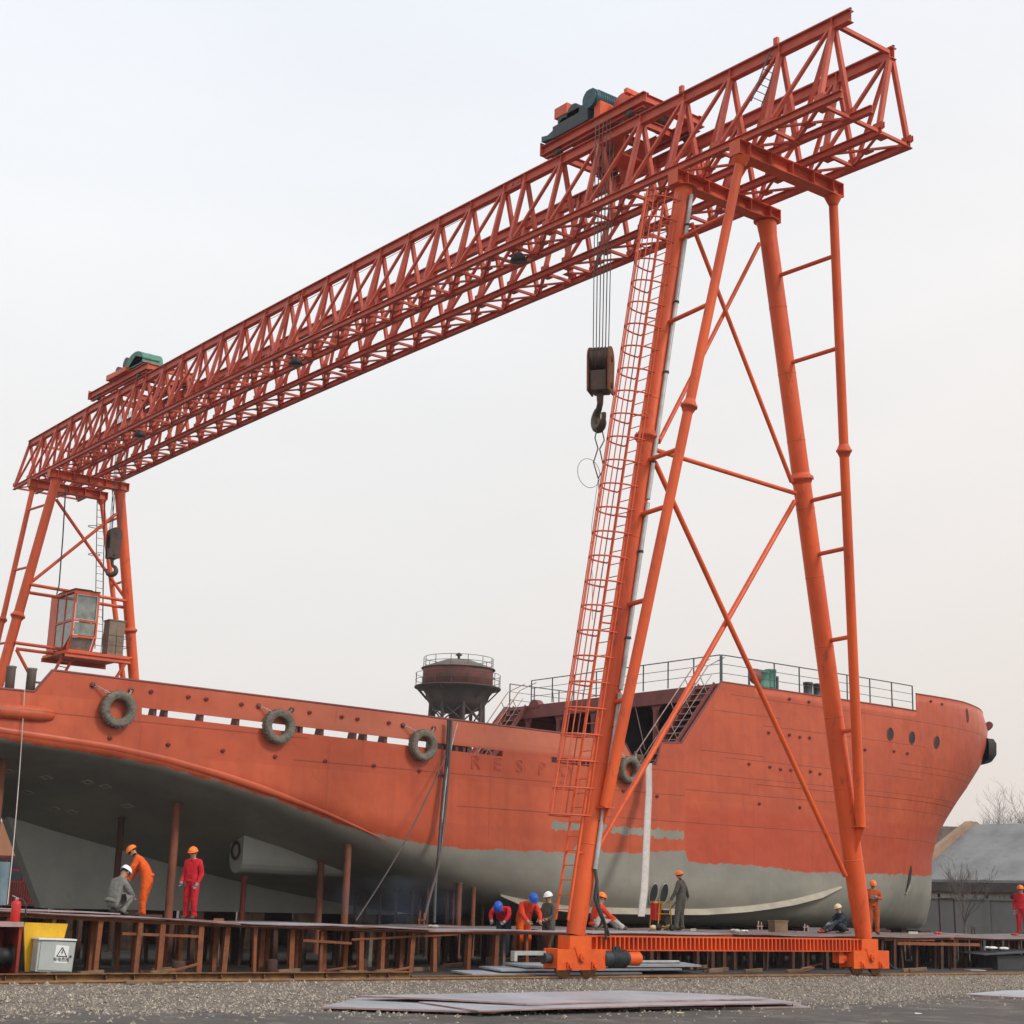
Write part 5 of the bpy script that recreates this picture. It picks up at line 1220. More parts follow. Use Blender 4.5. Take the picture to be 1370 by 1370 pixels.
mb=MB(); q=P_(.90,.5,.03); mb.tube(q,q+V((0,-.01,0)),.022,n=10); mb.build('lock',M['ink'],t)
mb=MB(); mb.prism([P_(.46,.30,.024),P_(.82,.28,.024),P_(.84,.83,.024),P_(.48,.85,.024)],(0,.003,0)); st=mb.build('warning_sticker',M['white'],t)
mb=MB(); A=P_(.655,.78,.028);B=P_(.52,.50,.028);D=P_(.80,.49,.028)
for p,q in((A,B),(B,D),(D,A)): mb.bar(p,q,.018,.004,(0,1,0)) if False else mb.tube(p,q,.009,n=5)
bolt=[(.665,.71),(.635,.61),(.655,.61),(.645,.53),(.685,.64),(.662,.64),(.685,.71)]; mb.prism([P_(s,r,.03) for s,r in bolt],(0,.003,0))
mb.build('warning_triangle',M['ink'],st)
cu2=bpy.data.curves.new('sticker_text','FONT'); cu2.body='\u6709\u7535\u5371\u9669'; cu2.size=.085; cu2.align_x='CENTER'; cu2.offset=.001
to=bpy.data.objects.new('tmp',cu2); C.objects.link(to); me=bpy.data.meshes.new_from_object(to.evaluated_get(bpy.context.evaluated_depsgraph_get())); bpy.data.objects.remove(to)
o=bpy.data.objects.new('sticker_text',me); C.objects.link(o); me.materials.clear(); me.materials.append(M['ink']); o.parent=st; o.location=P_(.655,.35,.029)-p0; o.rotation_euler=(math.pi/2,math.atan2(-u.z,u.x)*1.,0); ORG[o.name]=p0
# fire extinguisher on the housing
p=V((onY(20,1230,Yh+.3).x,Yh+.3,a.z)); t=empty('fire_extinguisher',p,'red fire extinguisher standing on top of the housing at far left','extinguisher')
mb=MB(); h=onY(20,1205,Yh+.3).z-p.z; mb.lathe(p,[(0,0),(.09,0),(.095,.02),(.095,h-.06),(.08,h-.015),(.04,h),(.03,h+.03),(0,h+.03)],18); mb.build('cylinder',M['redp'],t)
mb=MB(); mb.box(p.x-.03,p.x+.03,p.y-.02,p.y+.02,p.z+h+.02,p.z+h+.06); mb.bar(p+V((-.1,0,h+.10)),p+V((.03,0,h+.05)),.02,.015); mb.build('valve',M['galv'],t)
mb=MB(); mb.path([p+V((.02,0,h+.05)),p+V((.12,-.02,h+.03)),p+V((.19,-.03,h-.1)),p+V((.2,-.03,h-.3)),p+V((.19,-.02,.1))],.014,6); mb.build('hose',M['dark'],t)
# ================================================================== BACKGROUND
def wt():
    Yt=80.; c=onY(612,930,Yt); s=(c-CAM).dot(fw)/FOC   # metres per pixel there
    g=empty('water_tower',(c.x,Yt,-.17),'rusty round water tower with railings standing behind the ship','water tower')
    zz=lambda py: onY(612,py,Yt).z
    X=c.x; R=47*s
    mb=MB(); mb.lathe((X,Yt,0),[(0,zz(921)),(R,zz(921)),(R,zz(896))],32); mb.build('tank',M['tank'],g)
    mb=MB(); mb.lathe((X,Yt,0),[(0,zz(953)),(18*s,zz(954)),(34*s,zz(948)),(41*s,zz(938)),(43*s,zz(930)),(R*1.02,zz(923)),(58*s,zz(922)),(58*s,zz(920)),(R,zz(920.5))],32); tb=mb.build('tank_bowl',M['tankd'],g)
    for k in range(12):
        a=2*math.pi*k/12; d=V((math.cos(a),math.sin(a),0)); b=MB(); b.tube(V((X,Yt,zz(938)))+d*41*s,V((X,Yt,zz(922)))+d*56*s,.06,n=5); b.build('bracket',M['tankd'],tb)
    mb=MB(); mb.lathe((X,Yt,0),[(50*s,zz(896)),(50*s,zz(895)),(20*s,zz(884)),(4*s,zz(881.5)),(0,zz(881))],32); mb.prism([V((X+42*s,Yt-2*s,zz(899))),V((X+60*s,Yt-2*s,zz(902))),V((X+60*s,Yt-2*s,zz(901))),V((X+44*s,Yt-2*s,zz(895)))],(0,4*s,0)); mb.build('tank_roof',M['tankr'],g)
    mb=MB(); mb.lathe((X,Yt,0),[(1.6*s,zz(882)),(1.8*s,zz(878)),(5*s,zz(876)),(1*s,zz(873)),(0,zz(872.5))],14); mb.build('roof_vent',M['dark'],g)
    for rr,z0,h,n in((47,895,14,13),(57,920,17,16)):
        pts=[V((X+rr*s*math.cos(a),Yt+rr*s*math.sin(a),zz(z0))) for a in np.linspace(0,2*math.pi,n*2,endpoint=False)]
        b=MB(); 
        for f in(.5,1.): b.path([p+V((0,0,h*s*f)) for p in pts],.025,4,True)
        for p in pts[::2]: b.tube(p,p+V((0,0,h*s)),.035,n=4)
        b.build('tower_railing',M['dark'],g)
    for k in range(8):
        a=2*math.pi*(k+.5)/8; d=V((math.cos(a),math.sin(a),0)); e=V((X,Yt,0)); q=d*36*s
        b=MB(); b.tube(e+q+V((0,0,zz(941))),e+q*1.25+V((0,0,-.17)),.16,n=7); b.build('tower_leg',M['tankd'],g)
        d2=V((math.cos(a+math.pi/4),math.sin(a+math.pi/4),0)); q2=d2*36*s
        b=MB()
        for z1,z2 in((zz(945),zz(968)),(zz(968),zz(1000))):
            b.tube(e+q+V((0,0,z1)),e+q2*1.03+V((0,0,z2)),.07,n=5); b.tube(e+q2+V((0,0,z1)),e+q*1.03+V((0,0,z2)),.07,n=5)
        b.build('tower_brace',M['tankd'],g)
    b=MB(); b.tube((X,Yt,zz(953)),(X,Yt,-.17),.5,n=14); b.build('riser_pipe',M['tankd'],g)
wt()
# grey wall and shed at right
E0=onD(1225,1177,112); E1=onX(1420,1172,E0.x)
Rg=onY(1303,1099,E0.y); RgX=Rg.x; 
g=empty('shed',(E0.x,E0.y,-.17),'long low brick shed with a pale dusted roof behind the grey wall','shed')
ye=onX(1460,1175,E0.x).y; zr=onX(1320,1106,RgX).z; ze=E0.z; yF=E0.y+.0
mb=MB(); ov=.5
mb.prism([(E0.x-ov,ye,ze-.15),(RgX,ye,zr),(RgX,E0.y+.25,zr),(E0.x-ov,E0.y+.25,ze-.15)],(0,0,.18)); mb.prism([(RgX,ye,zr),(2*RgX-E0.x+ov,ye,ze-.15),(2*RgX-E0.x+ov,E0.y+.25,ze-.15),(RgX,E0.y+.25,zr)],(0,0,.18)); mb.build('roof',M['roof'],g)
mb=MB(); mb.box(E0.x,E0.x+.3,ye,E0.y,-.17,ze-.2); mb.build('wall',M['brick'],g)
mb=MB(); mb.box(E0.x-ov-.02,E0.x+.0,ye,E0.y,ze-.75,ze-.2); mb.build('eave_board',M['eave'],g)
for k in range(7):
    yy=ye+(E0.y-ye)*(k+.5)/7; mb=MB(); mb.box(E0.x-.04,E0.x,yy-1.1,yy+1.1,1.9,2.9); w=mb.build('window',M['glass'],g); mb=MB(); mb.box(E0.x-.07,E0.x-.041,yy-.05,yy+.05,1.9,2.9); mb.box(E0.x-.07,E0.x-.041,yy-1.15,yy+1.15,2.36,2.44); mb.build('frame',M['teal'],w)
mb=MB(); hh=.9
mb.prism([(E0.x-ov-.2,E0.y,ze-.6),(E0.x-ov-.2,E0.y,ze+hh-.2),(RgX-.4,E0.y,Rg.z),(RgX+.4,E0.y,Rg.z),(2*RgX-E0.x,E0.y,ze+hh-.2),(2*RgX-E0.x,E0.y,-.17),(E0.x,E0.y,-.17),(E0.x,E0.y,ze-.6)],(0,.5,0)); mb.build('gable_wall',M['brick'],g)
g2=empty('distant_shed',(RgX+8,E0.y+30,-.17),'distant dark shed roof just left of the brick gable','shed')
a=onD(1240,1106,170);b=onD(1300,1105,170); mb=MB(); mb.prism([(a.x-14,a.y+10,a.z-4.4),(b.x+8,b.y-10,a.z-4.4),(b.x+8,b.y-10,a.z),(a.x-14,a.y+10,a.z)],(4,5,0)); mb.build('roof',M['tankr'],g2); mb=MB(); mb.prism([(a.x-14,a.y+10,-.17),(b.x+8,b.y-10,-.17),(b.x+8,b.y-10,a.z-4.4),(a.x-14,a.y+10,a.z-4.4)],(4,5,0)); mb.build('wall',M['brick'],g2)
Wx=onD(1300,1204,92); mb=MB(); wy0=onX(1450,1204,Wx.x).y; wy1=onX(1150,1204,Wx.x).y
mb.box(Wx.x,Wx.x+.25,wy0,wy1,-.17,Wx.z); 
for yy in np.arange(wy0,wy1,6.): mb.box(Wx.x-.06,Wx.x,yy,yy+.35,-.17,Wx.z-.02)
mb.box(Wx.x-.1,Wx.x+.35,wy0,wy1,Wx.z,Wx.z+.1)
o=mb.build('boundary_wall',M['conc']); solo(o,(Wx.x,(wy0+wy1)/2,-.17),'plain grey concrete boundary wall in front of the shed','wall')
# low clutter between the wall and the shed
t=empty('goal_frame',onD(1262,1250,88)*1.0,'thin dark pipe frame standing before the grey wall right of the bow','frame')
mb=MB(); 
for px in(1256,1276): mb.tube(onD(px,1202,88),V((onD(px+3,1260,88).x,onD(px+3,1260,88).y,-.17)),.05,n=6)
mb.tube(onD(1256,1202,88),onD(1276,1202,88),.05,n=6); mb.build('pipe_frame',M['rustd'],t)
# trees
def tree(base,h,seed,label,spread=.5,nb=5,depth=5,r0=None,trunk=.25,group=None,thin=1.):
    rd=random.Random(seed); B=V(base); t=empty('bare_tree',B,label,'tree',group)
    mt=MB(); mc=MB()
    def grow(p,d,l,r,dep,mb):
        n=3; q=p; pts=[p];rad=[r]
        for k in range(n):
            d=(d+V((rd.gauss(0,.10),rd.gauss(0,.10),rd.gauss(.03,.05)))).normalized(); q=q+d*(l/n); pts.append(q); rad.append(r*(1-.35*(k+1)/n))
        mb.path(pts,r,5 if dep>2 else 3,rad=rad)
        if dep==0: return
        for k in range(rd.choice((2,3,3)) if dep>1 else 3):
            a=rd.uniform(0,6.28); s=spread*rd.uniform(.6,1.25); o=V((math.cos(a),math.sin(a),rd.uniform(-.1,.35))); nd=(d+o*s).normalized()
            grow(pts[rd.choice((1,2,3,3))],nd,l*rd.uniform(.62,.85),rad[-1]*.62*thin+.004,dep-1,mc)
    r=r0 or h*.018
    mt.tube(B,B+V((0,0,h*trunk)),r*1.3,r,9); mt.build('trunk',M['bark'],t)
    for k in range(nb):
        a=6.28*k/nb+rd.uniform(-.4,.4); d=V((math.cos(a)*spread*.9,math.sin(a)*spread*.9,1)).normalized(); grow(B+V((0,0,h*trunk*rd.uniform(.85,1))),d,h*.30,r*.55,depth,mc)
    mc.build('crown',M['bark'],t)
def tb(px,D): p=onD(px,1240,D); return (p.x,p.y,-.17)
tree(tb(1291,84),3.9,3,'small bare tree standing in front of the grey wall and shed roof',.42,5,4,.07,.36)
gT='bare trees beyond the shed'
tree(tb(1350,150),12.3,5,'broad bare tree rising beyond the shed roof at the right edge',.6,7,5,.16,.3)
tree(tb(1322,165),10.6,8,'smaller bare tree beyond the shed roof ridge',.6,5,5,.13,.35); tree(tb(1378,155),12.2,9,'bare tree cut by the right edge of the photo',.6,6,5,.16,.3)
tree(tb(1281,190),10.2,12,'thin distant bare tree left of the brick gable',.45,4,4,.1,.5)
# left edge background: brick building and racking
a=onD(-60,1097,100);b=onD(40,1100,100); 
g=empty('brick_building',(a.x,a.y,-.17),'orange brick building glimpsed at far left behind the skeg','building')
mb=MB(); mb.prism([(a.x-6,a.y+4,-.17),(b.x,b.y,-.17),(b.x,b.y,b.z),(a.x-6,a.y+4,b.z)],(3,5,0)); mb.build('wall',M['brick2'] if 'brick2' in M else M['brick'],g); 
t=empty('storage_rack',onD(25,1212,75),'rusty barred storage rack at far left behind the skeg','rack')
mb=MB(); p0r=onD(-40,1145,75);p1r=onD(58,1150,75); zt_=p0r.z; dd=(V((p1r.x,p1r.y,0))-V((p0r.x,p0r.y,0)))
for k in range(33):
    q=V((p0r.x,p0r.y,0))+dd*(k/32); mb.tube((q.x,q.y,-.17),(q.x,q.y,zt_ if k%8==0 else zt_*.62),.05,n=5)
for zz in(0.3,.62,.8,1.): mb.bar((p0r.x,p0r.y,zt_*zz),(p1r.x,p1r.y,zt_*zz),.1,.13)
mb.build('rack_bars',M['darkred'],t)
mb=MB(); mb.prism([(p0r.x+.6,p0r.y+.8,-.17),(p1r.x+.6,p1r.y+.8,-.17),(p1r.x+.6,p1r.y+.8,zt_),(p0r.x+.6,p0r.y+.8,zt_)],(.2,.3,0)); mb.build('back_sheet',M['bulk'],t)
mb=MB(); q=onD(2,1180,72); mb.tube((q.x,q.y,-.17),(q.x,q.y,onD(2,1153,72).z),.30,n=14); o=mb.build('blue_tank',M['bluet'] if 'bluet' in M else M['lightblue']); solo(o,(q.x,q.y,-.17),'upright faded blue tank behind the left edge rack','tank')
# scattered far yard gear seen through the trestles
for k in range(26):
    px=random.uniform(100,720); Y=random.uniform(24,40); p=onY(px,1240,Y); s=random.uniform(.3,.7); mb=MB()
    mb.box(p.x-s,p.x+s,Y-.3,Y+.3,-.045,random.uniform(.2,.7)); mb.box(p.x-s*.6,p.x+s*.7,Y-.32,Y-.3,.1,.2)
    o=mb.build('yard_block',random.choice([M['pale'],M['rust'],M['conc'],M['rustd'],M['rustd']]),bevel=.02); solo(o,(p.x,Y,-.045),'low block of yard gear far behind the ship, seen between the trestle posts','yard gear','yard gear behind the ship')

# welding smoke drifting under the hull
sm_=onY(538,1205,8.6); mb=MB(); mb.ell(sm_,(2.3,1.6,.75),24,14); o=mb.build('welding_smoke',None); solo(o,sm_,'thin bluish welding smoke drifting under the middle of the hull','smoke',kind='stuff')
m=bpy.data.materials.new('smoke'); m.use_nodes=True; nt=m.node_tree; nt.nodes.remove(nt.nodes['Principled BSDF']); v=nt.nodes.new('ShaderNodeVolumePrincipled'); v.inputs['Color'].default_value=(.45,.56,.75,1)
n=nt.nodes.new('ShaderNodeTexNoise'); n.inputs['Scale'].default_value=.9; n.inputs['Detail'].default_value=3; g=nt.nodes.new('ShaderNodeNewGeometry'); nt.links.new(g.outputs['Position'],n.inputs['Vector']); r=nt.nodes.new('ShaderNodeMapRange'); r.inputs[1].default_value=.42; r.inputs[2].default_value=.75; r.inputs[4].default_value=.10; nt.links.new(n.outputs['Fac'],r.inputs[0]); nt.links.new(r.outputs[0],v.inputs['Density']); nt.links.new(v.outputs[0],nt.nodes['Material Output'].inputs['Volume']); o.data.materials.append(m)
# ================================================================== PEOPLE
def person(loc,head,J,cols,helmet,label,hair=True,sc=1.,hold=None,tie=None):
    """J: joints in a local frame, x right, y forward, z up (metres)"""
    top,legs,helm=cols
    root=empty('person',loc,label,'person',None,head); root.scale=(sc,sc,sc)
    names=['pel','waist','chest','neck','hd0','hd1','hd2','shL','elL','wrL','haL','shR','elR','wrR','haR','hpL','knL','anL','toL','hpR','knR','anR','toR']
    rad=dict(pel=.165,waist=.165,chest=.18,neck=.06,hd0=.075,hd1=.095,hd2=.07,sh=.09,el=.066,wr=.045,ha=.042,hp=.125,kn=.09,an=.064,to=.048)
    J=dict(J); d=(V(J['hd2'])-V(J['neck'])).normalized(); J['hd0']=tuple(V(J['neck'])+d*.075+V((0,.012,0))); J['hd1']=tuple(V(J['neck'])+d*.155)
    e=[('pel','waist'),('waist','chest'),('chest','neck'),('neck','hd0'),('hd0','hd1'),('hd1','hd2')]
    for s in'LR': e+=[('chest','sh'+s),('sh'+s,'el'+s),('el'+s,'wr'+s),('wr'+s,'ha'+s),('pel','hp'+s),('hp'+s,'kn'+s),('kn'+s,'an'+s),('an'+s,'to'+s)]
    me=bpy.data.meshes.new('body'); me.from_pydata([J[n] for n in names],[(names.index(a),names.index(b)) for a,b in e],[])
    o=bpy.data.objects.new('body',me); C.objects.link(o)
    sk=o.modifiers.new('s','SKIN'); sk.use_smooth_shade=True
    for i,n in enumerate(names):
        k=n if n in rad else n[:-1]; r=rad[k]; me.skin_vertices[0].data[i].radius=(r,r*(.82 if k in('waist','chest','pel') else 1)); me.skin_vertices[0].data[i].use_root=(n=='pel')
    ss=o.modifiers.new('u','SUBSURF'); ss.levels=2; ss.render_levels=2
    ev=o.evaluated_get(bpy.context.evaluated_depsgraph_get()); nm=bpy.data.meshes.new_from_object(ev); bpy.data.objects.remove(o)
    vs=[tuple(v.co) for v in nm.vertices]; fs=[tuple(p.vertices) for p in nm.polygons]
    mb=MB(); mb.add(vs,fs,True); nb=len(fs)
    # hands: four unequal curled fingers and a thumb
    for s,sg in(('L',-1),('R',1)):
        w=V(J['wr'+s]);h=V(J['ha'+s]); dr=(h-w).normalized(); side=dr.cross(V((0,1,.2))).normalized(); palm=side.cross(dr).normalized()
        if palm.dot(V((0,1,-.6)))<0: palm=-palm
        for k,(f,l) in enumerate(((-1.5,.062),(-.5,.076),(.5,.072),(1.5,.058))):
            a=h+side*(f*.017)+dr*.015; b=a+dr*l*.6+palm*.008; c=b+dr*l*.35+palm*.030; mb.path([a,b,c],.009,6,rad=[.0105,.0095,.007])
        a=h-dr*.025+side*(-sg*.030); b=a+side*(-sg*.028)+dr*.03+palm*.012; c=b+dr*.03+palm*.012; mb.path([a,b,c],.010,6,rad=[.012,.011,.008])
    # face: nose, ears, brow, chin
    H=V(J['hd1']); up_=d; f0=V((0,1,0)); f0=(f0-up_*f0.dot(up_)).normalized(); lk=J.get('look')
    if lk: f0=V(lk); f0=(f0-up_*f0.dot(up_)).normalized()
    sd=f0.cross(up_).normalized()
    nf=len(mb.f)
    mb.path([H+f0*.085+up_*.02,H+f0*.112-up_*.018,H+f0*.088-up_*.03],.012,6,rad=[.008,.014,.008])
    for q in(-1,1): mb.ell(H+sd*(q*.092)-up_*.01,(.016,.022,.03),8,6)
    mb.ell(H+f0*.062-up_*.075,(.032,.028,.024),8,6)
    b=mb.build('body',None,root,local=True); bm=b.data
    order=[M[top],M[legs],M['skin'],M['boot'],M['glove']]
    for m in order: bm.materials.append(m)
    seg=[('pel','waist',0),('waist','chest',0),('chest','neck',0),('neck','hd2',2)]
    for s in'LR': seg+=[('chest','sh'+s,0),('sh'+s,'el'+s,0),('el'+s,'wr'+s,0),('wr'+s,'ha'+s,4 if hold!='bare' else 2),('pel','hp'+s,1),('hp'+s,'kn'+s,1),('kn'+s,'an'+s,1),('an'+s,'to'+s,3)]
    S=[(V(J[a]),V(J[c]),m) for a,c,m in seg]
    for i,p in enumerate(bm.polygons):
        c=p.center; best=(9,0)
        if i>=nf: p.material_index=2; continue
        for A,B,m in S:
            ab=B-A; t=max(0,min(1,(c-A).dot(ab)/ab.length_squared)); dd=(c-A-ab*t).length
            if dd<best[0]: best=(dd,m)
        p.material_index=best[1]
        if i>=nb and i<nf: p.material_index=4 if hold!='bare' else 2
    # eyes, mouth
    mb=MB()
    for q in(-1,1): mb.ell(H+f0*.088+sd*(q*.034)+up_*.012,(.011,.008,.007),8,6)
    mb.path([H+f0*.090-sd*.022-up_*.046,H+f0*.096-up_*.047,H+f0*.090+sd*.022-up_*.046],.004,4); mb.build('eyes_and_mouth',M['hair'],root,local=True)
    # hair and helmet
    q=V((0,0,1)).rotation_difference(up_).to_matrix()
    def dome(r,zc,z0,m,name,brim=0,par=root):
        mb=MB(); vs=[];fs=[];n=18;k=7
        for j in range(k+1):
            a=z0+(math.pi/2-z0)*j/k
            for i in range(n):
                t=2*math.pi*i/n; p=V((r[0]*math.cos(a)*math.cos(t),r[1]*math.cos(a)*math.sin(t),r[2]*math.sin(a)))
                vs.append(H+up_*zc+sd*p.x+f0*p.y+up_*p.z)
        for j in range(k):
            for i in range(n): fs.append((j*n+i,j*n+(i+1)%n,(j+1)*n+(i+1)%n,(j+1)*n+i))
        mb.add(vs,fs,True)
        if brim:
            pts=[];
            vs=[];fs=[]
            for i in range(n):
                t=2*math.pi*i/n; e=brim*(1.6 if math.sin(t)>.4 else .6); 
                for rr,dz in((1,.0),(1+e/r[0],-.012),(1+e/r[0],-.018),(1,-.006)):
                    vs.append(H+up_*(zc+r[2]*math.sin(z0)+dz)+sd*(r[0]*math.cos(z0)*rr*math.cos(t))+f0*(r[1]*math.cos(z0)*rr*math.sin(t)))
            for i in range(n):
                for j in range(3): fs.append((i*4+j,((i+1)%n)*4+j,((i+1)%n)*4+j+1,i*4+j+1))
            mb.add(vs,fs,True); mb.path([H+up_*(zc+r[2]*math.sin(a))+f0*(r[1]*math.cos(a)) for a in np.linspace(.2,math.pi-.2,9)],.010,5)
        return mb.build(name,m,par,local=True)
    if hair: dome((.102,.108,.10),-.005,-.45 if False else -.1,M['hair'],'hair')
    dome((.116,.134,.112),.032,.02,M[helm],'helmet',.014)
    # collar and cuffs, belt
    mb=MB(); nk=V(J['neck']); mb.lathe(nk-d*.03,[(.075,-.02),(.085,.0),(.078,.035),(.066,.03)],14,d); mb.build('collar',M[top],root,local=True)
    for s in'LR':
        w=V(J['wr'+s]); dr=(w-V(J['el'+s])).normalized(); mb=MB(); mb.lathe(w-dr*.03,[(.042,-.03),(.052,-.02),(.054,.02),(.044,.022)],12,dr); mb.build('cuff',M[top],root,local=True)
        a=V(J['an'+s]); dr=(a-V(J['kn'+s])).normalized(); mb=MB(); mb.lathe(a-dr*.02,[(.060,-.12),(.078,-.03),(.082,.025),(.06,.028)],12,dr); mb.build('trouser_hem',M[legs],root,local=True)
    a=V(J['pel']);dr=(V(J['waist'])-a).normalized(); mb=MB(); mb.lathe(a+dr*.03,[(.12,-.06),(.150,-.05),(.147,.0),(.12,.02)],18,dr); mb.build('jacket_hem',M[top],root,local=True)
    return root
def stand(**k):
    J=dict(pel=(0,0,.93),waist=(0,.0,1.10),chest=(0,.0,1.30),neck=(0,.01,1.47),hd2=(0,.03,1.70),shL=(-.19,0,1.38),elL=(-.25,-.03,1.10),wrL=(-.25,.05,.86),haL=(-.25,.08,.78),shR=(.19,0,1.38),elR=(.25,-.03,1.10),wrR=(.25,.05,.86),haR=(.25,.08,.78),
     hpL=(-.10,0,.88),knL=(-.11,.03,.48),anL=(-.12,0,.08),toL=(-.14,.17,.045),hpR=(.10,0,.88),knR=(.11,.03,.48),anR=(.12,0,.08),toR=(.14,.17,.045))
    J.update(k); return J
def PL(px,py,Y,ground=False): p=onY(px,py,Y); return (p.x,Y,(-.045 if ground else ZP(p.x)+.035))
R_=math.radians
# camera looks along (.61,.79); heading 0 faces +Y (away), +x is right
face=lambda deg: R_(deg)   # rotation about z: 0 away from camera side, 180 toward the rail
# 1 red worker standing, looking down left
person(PL(254,1222,5.2),face(118),stand(hd2=(0,.07,1.69),look=(0,1,-.35),wrR=(.22,.14,.90),haR=(.20,.19,.84),wrL=(-.24,.12,.88),haL=(-.23,.17,.80)),('suit_red','suit_red','helo'),1,'standing worker in red overalls and orange helmet looking down, right of the brown prop pipe',sc=1.0)
# 2 orange worker bending, back to us, facing left
person(PL(190,1221,5.3),face(52),stand(pel=(0,-.08,.93),waist=(0,.0,1.10),chest=(0,.14,1.27),neck=(0,.25,1.40),hd2=(0,.40,1.58),look=(0,.5,-1),shL=(-.18,.17,1.33),elL=(-.24,.28,1.08),wrL=(-.20,.38,.86),haL=(-.19,.41,.78),shR=(.18,.17,1.33),elR=(.24,.27,1.08),wrR=(.18,.36,.86),haR=(.17,.39,.78),hpL=(-.1,-.08,.86),hpR=(.1,-.08,.86),knL=(-.16,-.02,.46),anL=(-.20,-.06,.08),toL=(-.22,.10,.045),knR=(.16,.02,.46),anR=(.2,.06,.08),toR=(.22,.22,.045)),('suit_orange','suit_orange','helo'),1,'worker in bright orange overalls bending forward with his back to us',sc=1.02)
# 3 crouching grey coat white helmet
person(PL(150,1223,4.7),face(-75),stand(pel=(0,-.05,.30),waist=(0,.0,.46),chest=(0,.08,.64),neck=(0,.18,.79),hd2=(0,.30,.97),look=(0,.5,-1),shL=(-.18,.11,.70),elL=(-.23,.26,.50),wrL=(-.12,.42,.42),haL=(-.08,.48,.38),shR=(.18,.11,.70),elR=(.23,.26,.50),wrR=(.12,.42,.42),haR=(.08,.48,.38),hpL=(-.1,-.02,.28),hpR=(.1,-.02,.28),knL=(-.18,.36,.42),anL=(-.15,.12,.08),toL=(-.16,.30,.045),knR=(.18,.36,.42),anR=(.15,.12,.08),toR=(.16,.30,.045)),('coat_grey','coat_grey','helw'),1,'crouching worker in a grey coat and white helmet beside the bending man in orange',sc=1.1)
bend=dict(pel=(0,-.10,.92),waist=(0,.0,1.08),chest=(0,.16,1.24),neck=(0,.29,1.36),hd2=(0,.48,1.47),look=(0,.6,-1),shL=(-.19,.18,1.28),elL=(-.25,.34,1.06),wrL=(-.18,.48,.90),haL=(-.15,.55,.85),shR=(.19,.18,1.28),elR=(.25,.34,1.06),wrR=(.18,.48,.90),haR=(.15,.55,.85),hpL=(-.1,-.08,.86),hpR=(.1,-.08,.86))
UP=lambda t:(t[0],t[1],t[2]+.27)
person(UP(PL(672,1290,5.0,True)),face(125),stand(**{**bend,'waist':(0,.02,1.04),'chest':(0,.2,1.16),'neck':(0,.34,1.23),'hd2':(0,.54,1.27),'shL':(-.19,.22,1.2),'shR':(.19,.22,1.2)}),('suit_red','navy','helb'),1,'worker in dark red with a blue helmet stooping left of the orange worker',sc=1.08)
person(UP(PL(700,1291,4.55,True)),face(170),stand(**bend),('suit_scarlet','suit_orange','helb'),1,'worker in scarlet jacket and blue helmet leaning on the plates with both hands',sc=1.12,hold='bare')
person(UP(PL(733,1291,4.5,True)),face(95),stand(hd2=(0,.06,1.70),look=(0,1,-.2),elL=(-.24,.05,1.12),wrL=(-.16,.22,1.02),haL=(-.13,.29,1.0),elR=(.24,.05,1.12),wrR=(.16,.22,1.0),haR=(.13,.30,.98)),('coat_olive','coat_olive','helw'),1,'worker in a dark grey jacket and white helmet beside the ladder, seen in profile',sc=1.03,hold='bare')
# orange trousers worker glimpsed standing behind
# sitting worker right of leg
sit=dict(pel=(0,0,.14),waist=(0,.02,.30),chest=(0,.10,.50),neck=(0,.16,.66),hd2=(0,.22,.89),look=(0,1,-.4),shL=(-.18,.12,.57),elL=(-.23,.30,.38),wrL=(-.12,.50,.30),haL=(-.08,.57,.27),shR=(.18,.12,.57),elR=(.23,.30,.38),wrR=(.14,.50,.30),haR=(.12,.57,.27),hpL=(-.10,.02,.14),hpR=(.10,.02,.14),knL=(-.13,.42,.36),anL=(-.12,.72,.08),toL=(-.13,.86,.06),knR=(.13,.42,.32),anR=(.12,.75,.08),toR=(.13,.89,.06))
person(PL(795,1243,4.6),face(-105),stand(**sit),('suit_scarlet','pants_pale','helo'),1,'seated worker in an orange vest and pale trousers just right of the near crane leg',sc=1.12)
# man in grey pushing cart, arm out
person(PL(911,1243,4.9),face(28),stand(hd2=(-.02,.06,1.69),look=(-.8,.6,-.3),shL=(-.19,.02,1.38),elL=(-.27,.08,1.12),wrL=(-.30,.22,.90),haL=(-.31,.28,.84),shR=(.19,0,1.38),elR=(.40,-.04,1.17),wrR=(.56,-.04,1.0),haR=(.62,-.02,.94),anL=(-.13,.1,.08),toL=(-.15,.27,.045),knL=(-.12,.08,.48)),('coat_olive','coat_olive','helo'),1,'man in olive grey work clothes and orange helmet walking with one arm held out',sc=1.02)
# welder crouched behind the right leg
person(PL(1128,1246,5.6),face(80),stand(**{k:v for k,v in sit.items()}),('navy','navy','hely'),1,'crouching welder in dark clothes and cream helmet left of the right crane leg',sc=1.0)
# orange worker right of right leg
person(PL(1169,1246,3.6),face(138),stand(hd2=(0,.09,1.68),look=(0,1,-.7),elL=(-.26,.06,1.16),wrL=(-.08,.26,1.20),haL=(0,.29,1.22),elR=(.26,.06,1.16),wrR=(.08,.27,1.16),haR=(.0,.31,1.17)),('suit_rust','suit_rust','helo'),1,'worker in rust orange overalls standing right of the right crane leg looking at his hands',sc=.99)
person(PL(1368,1245,6.5),face(120),stand(hd2=(0,.12,1.66),look=(0,1,-.5),chest=(0,.05,1.29),neck=(0,.09,1.45)),('suit_red','suit_red','helo'),1,'worker in red overalls cut off by the right edge of the photo',sc=1.08)
p=onY(705,1290,4.7); mb=MB(); mb.box(p.x-1.0,p.x+1.0,4.25,5.3,-.045,.212)
for k in range(5): mb.box(p.x-1.02+.41*k,p.x-.64+.41*k,4.23,5.32,.212,.222)
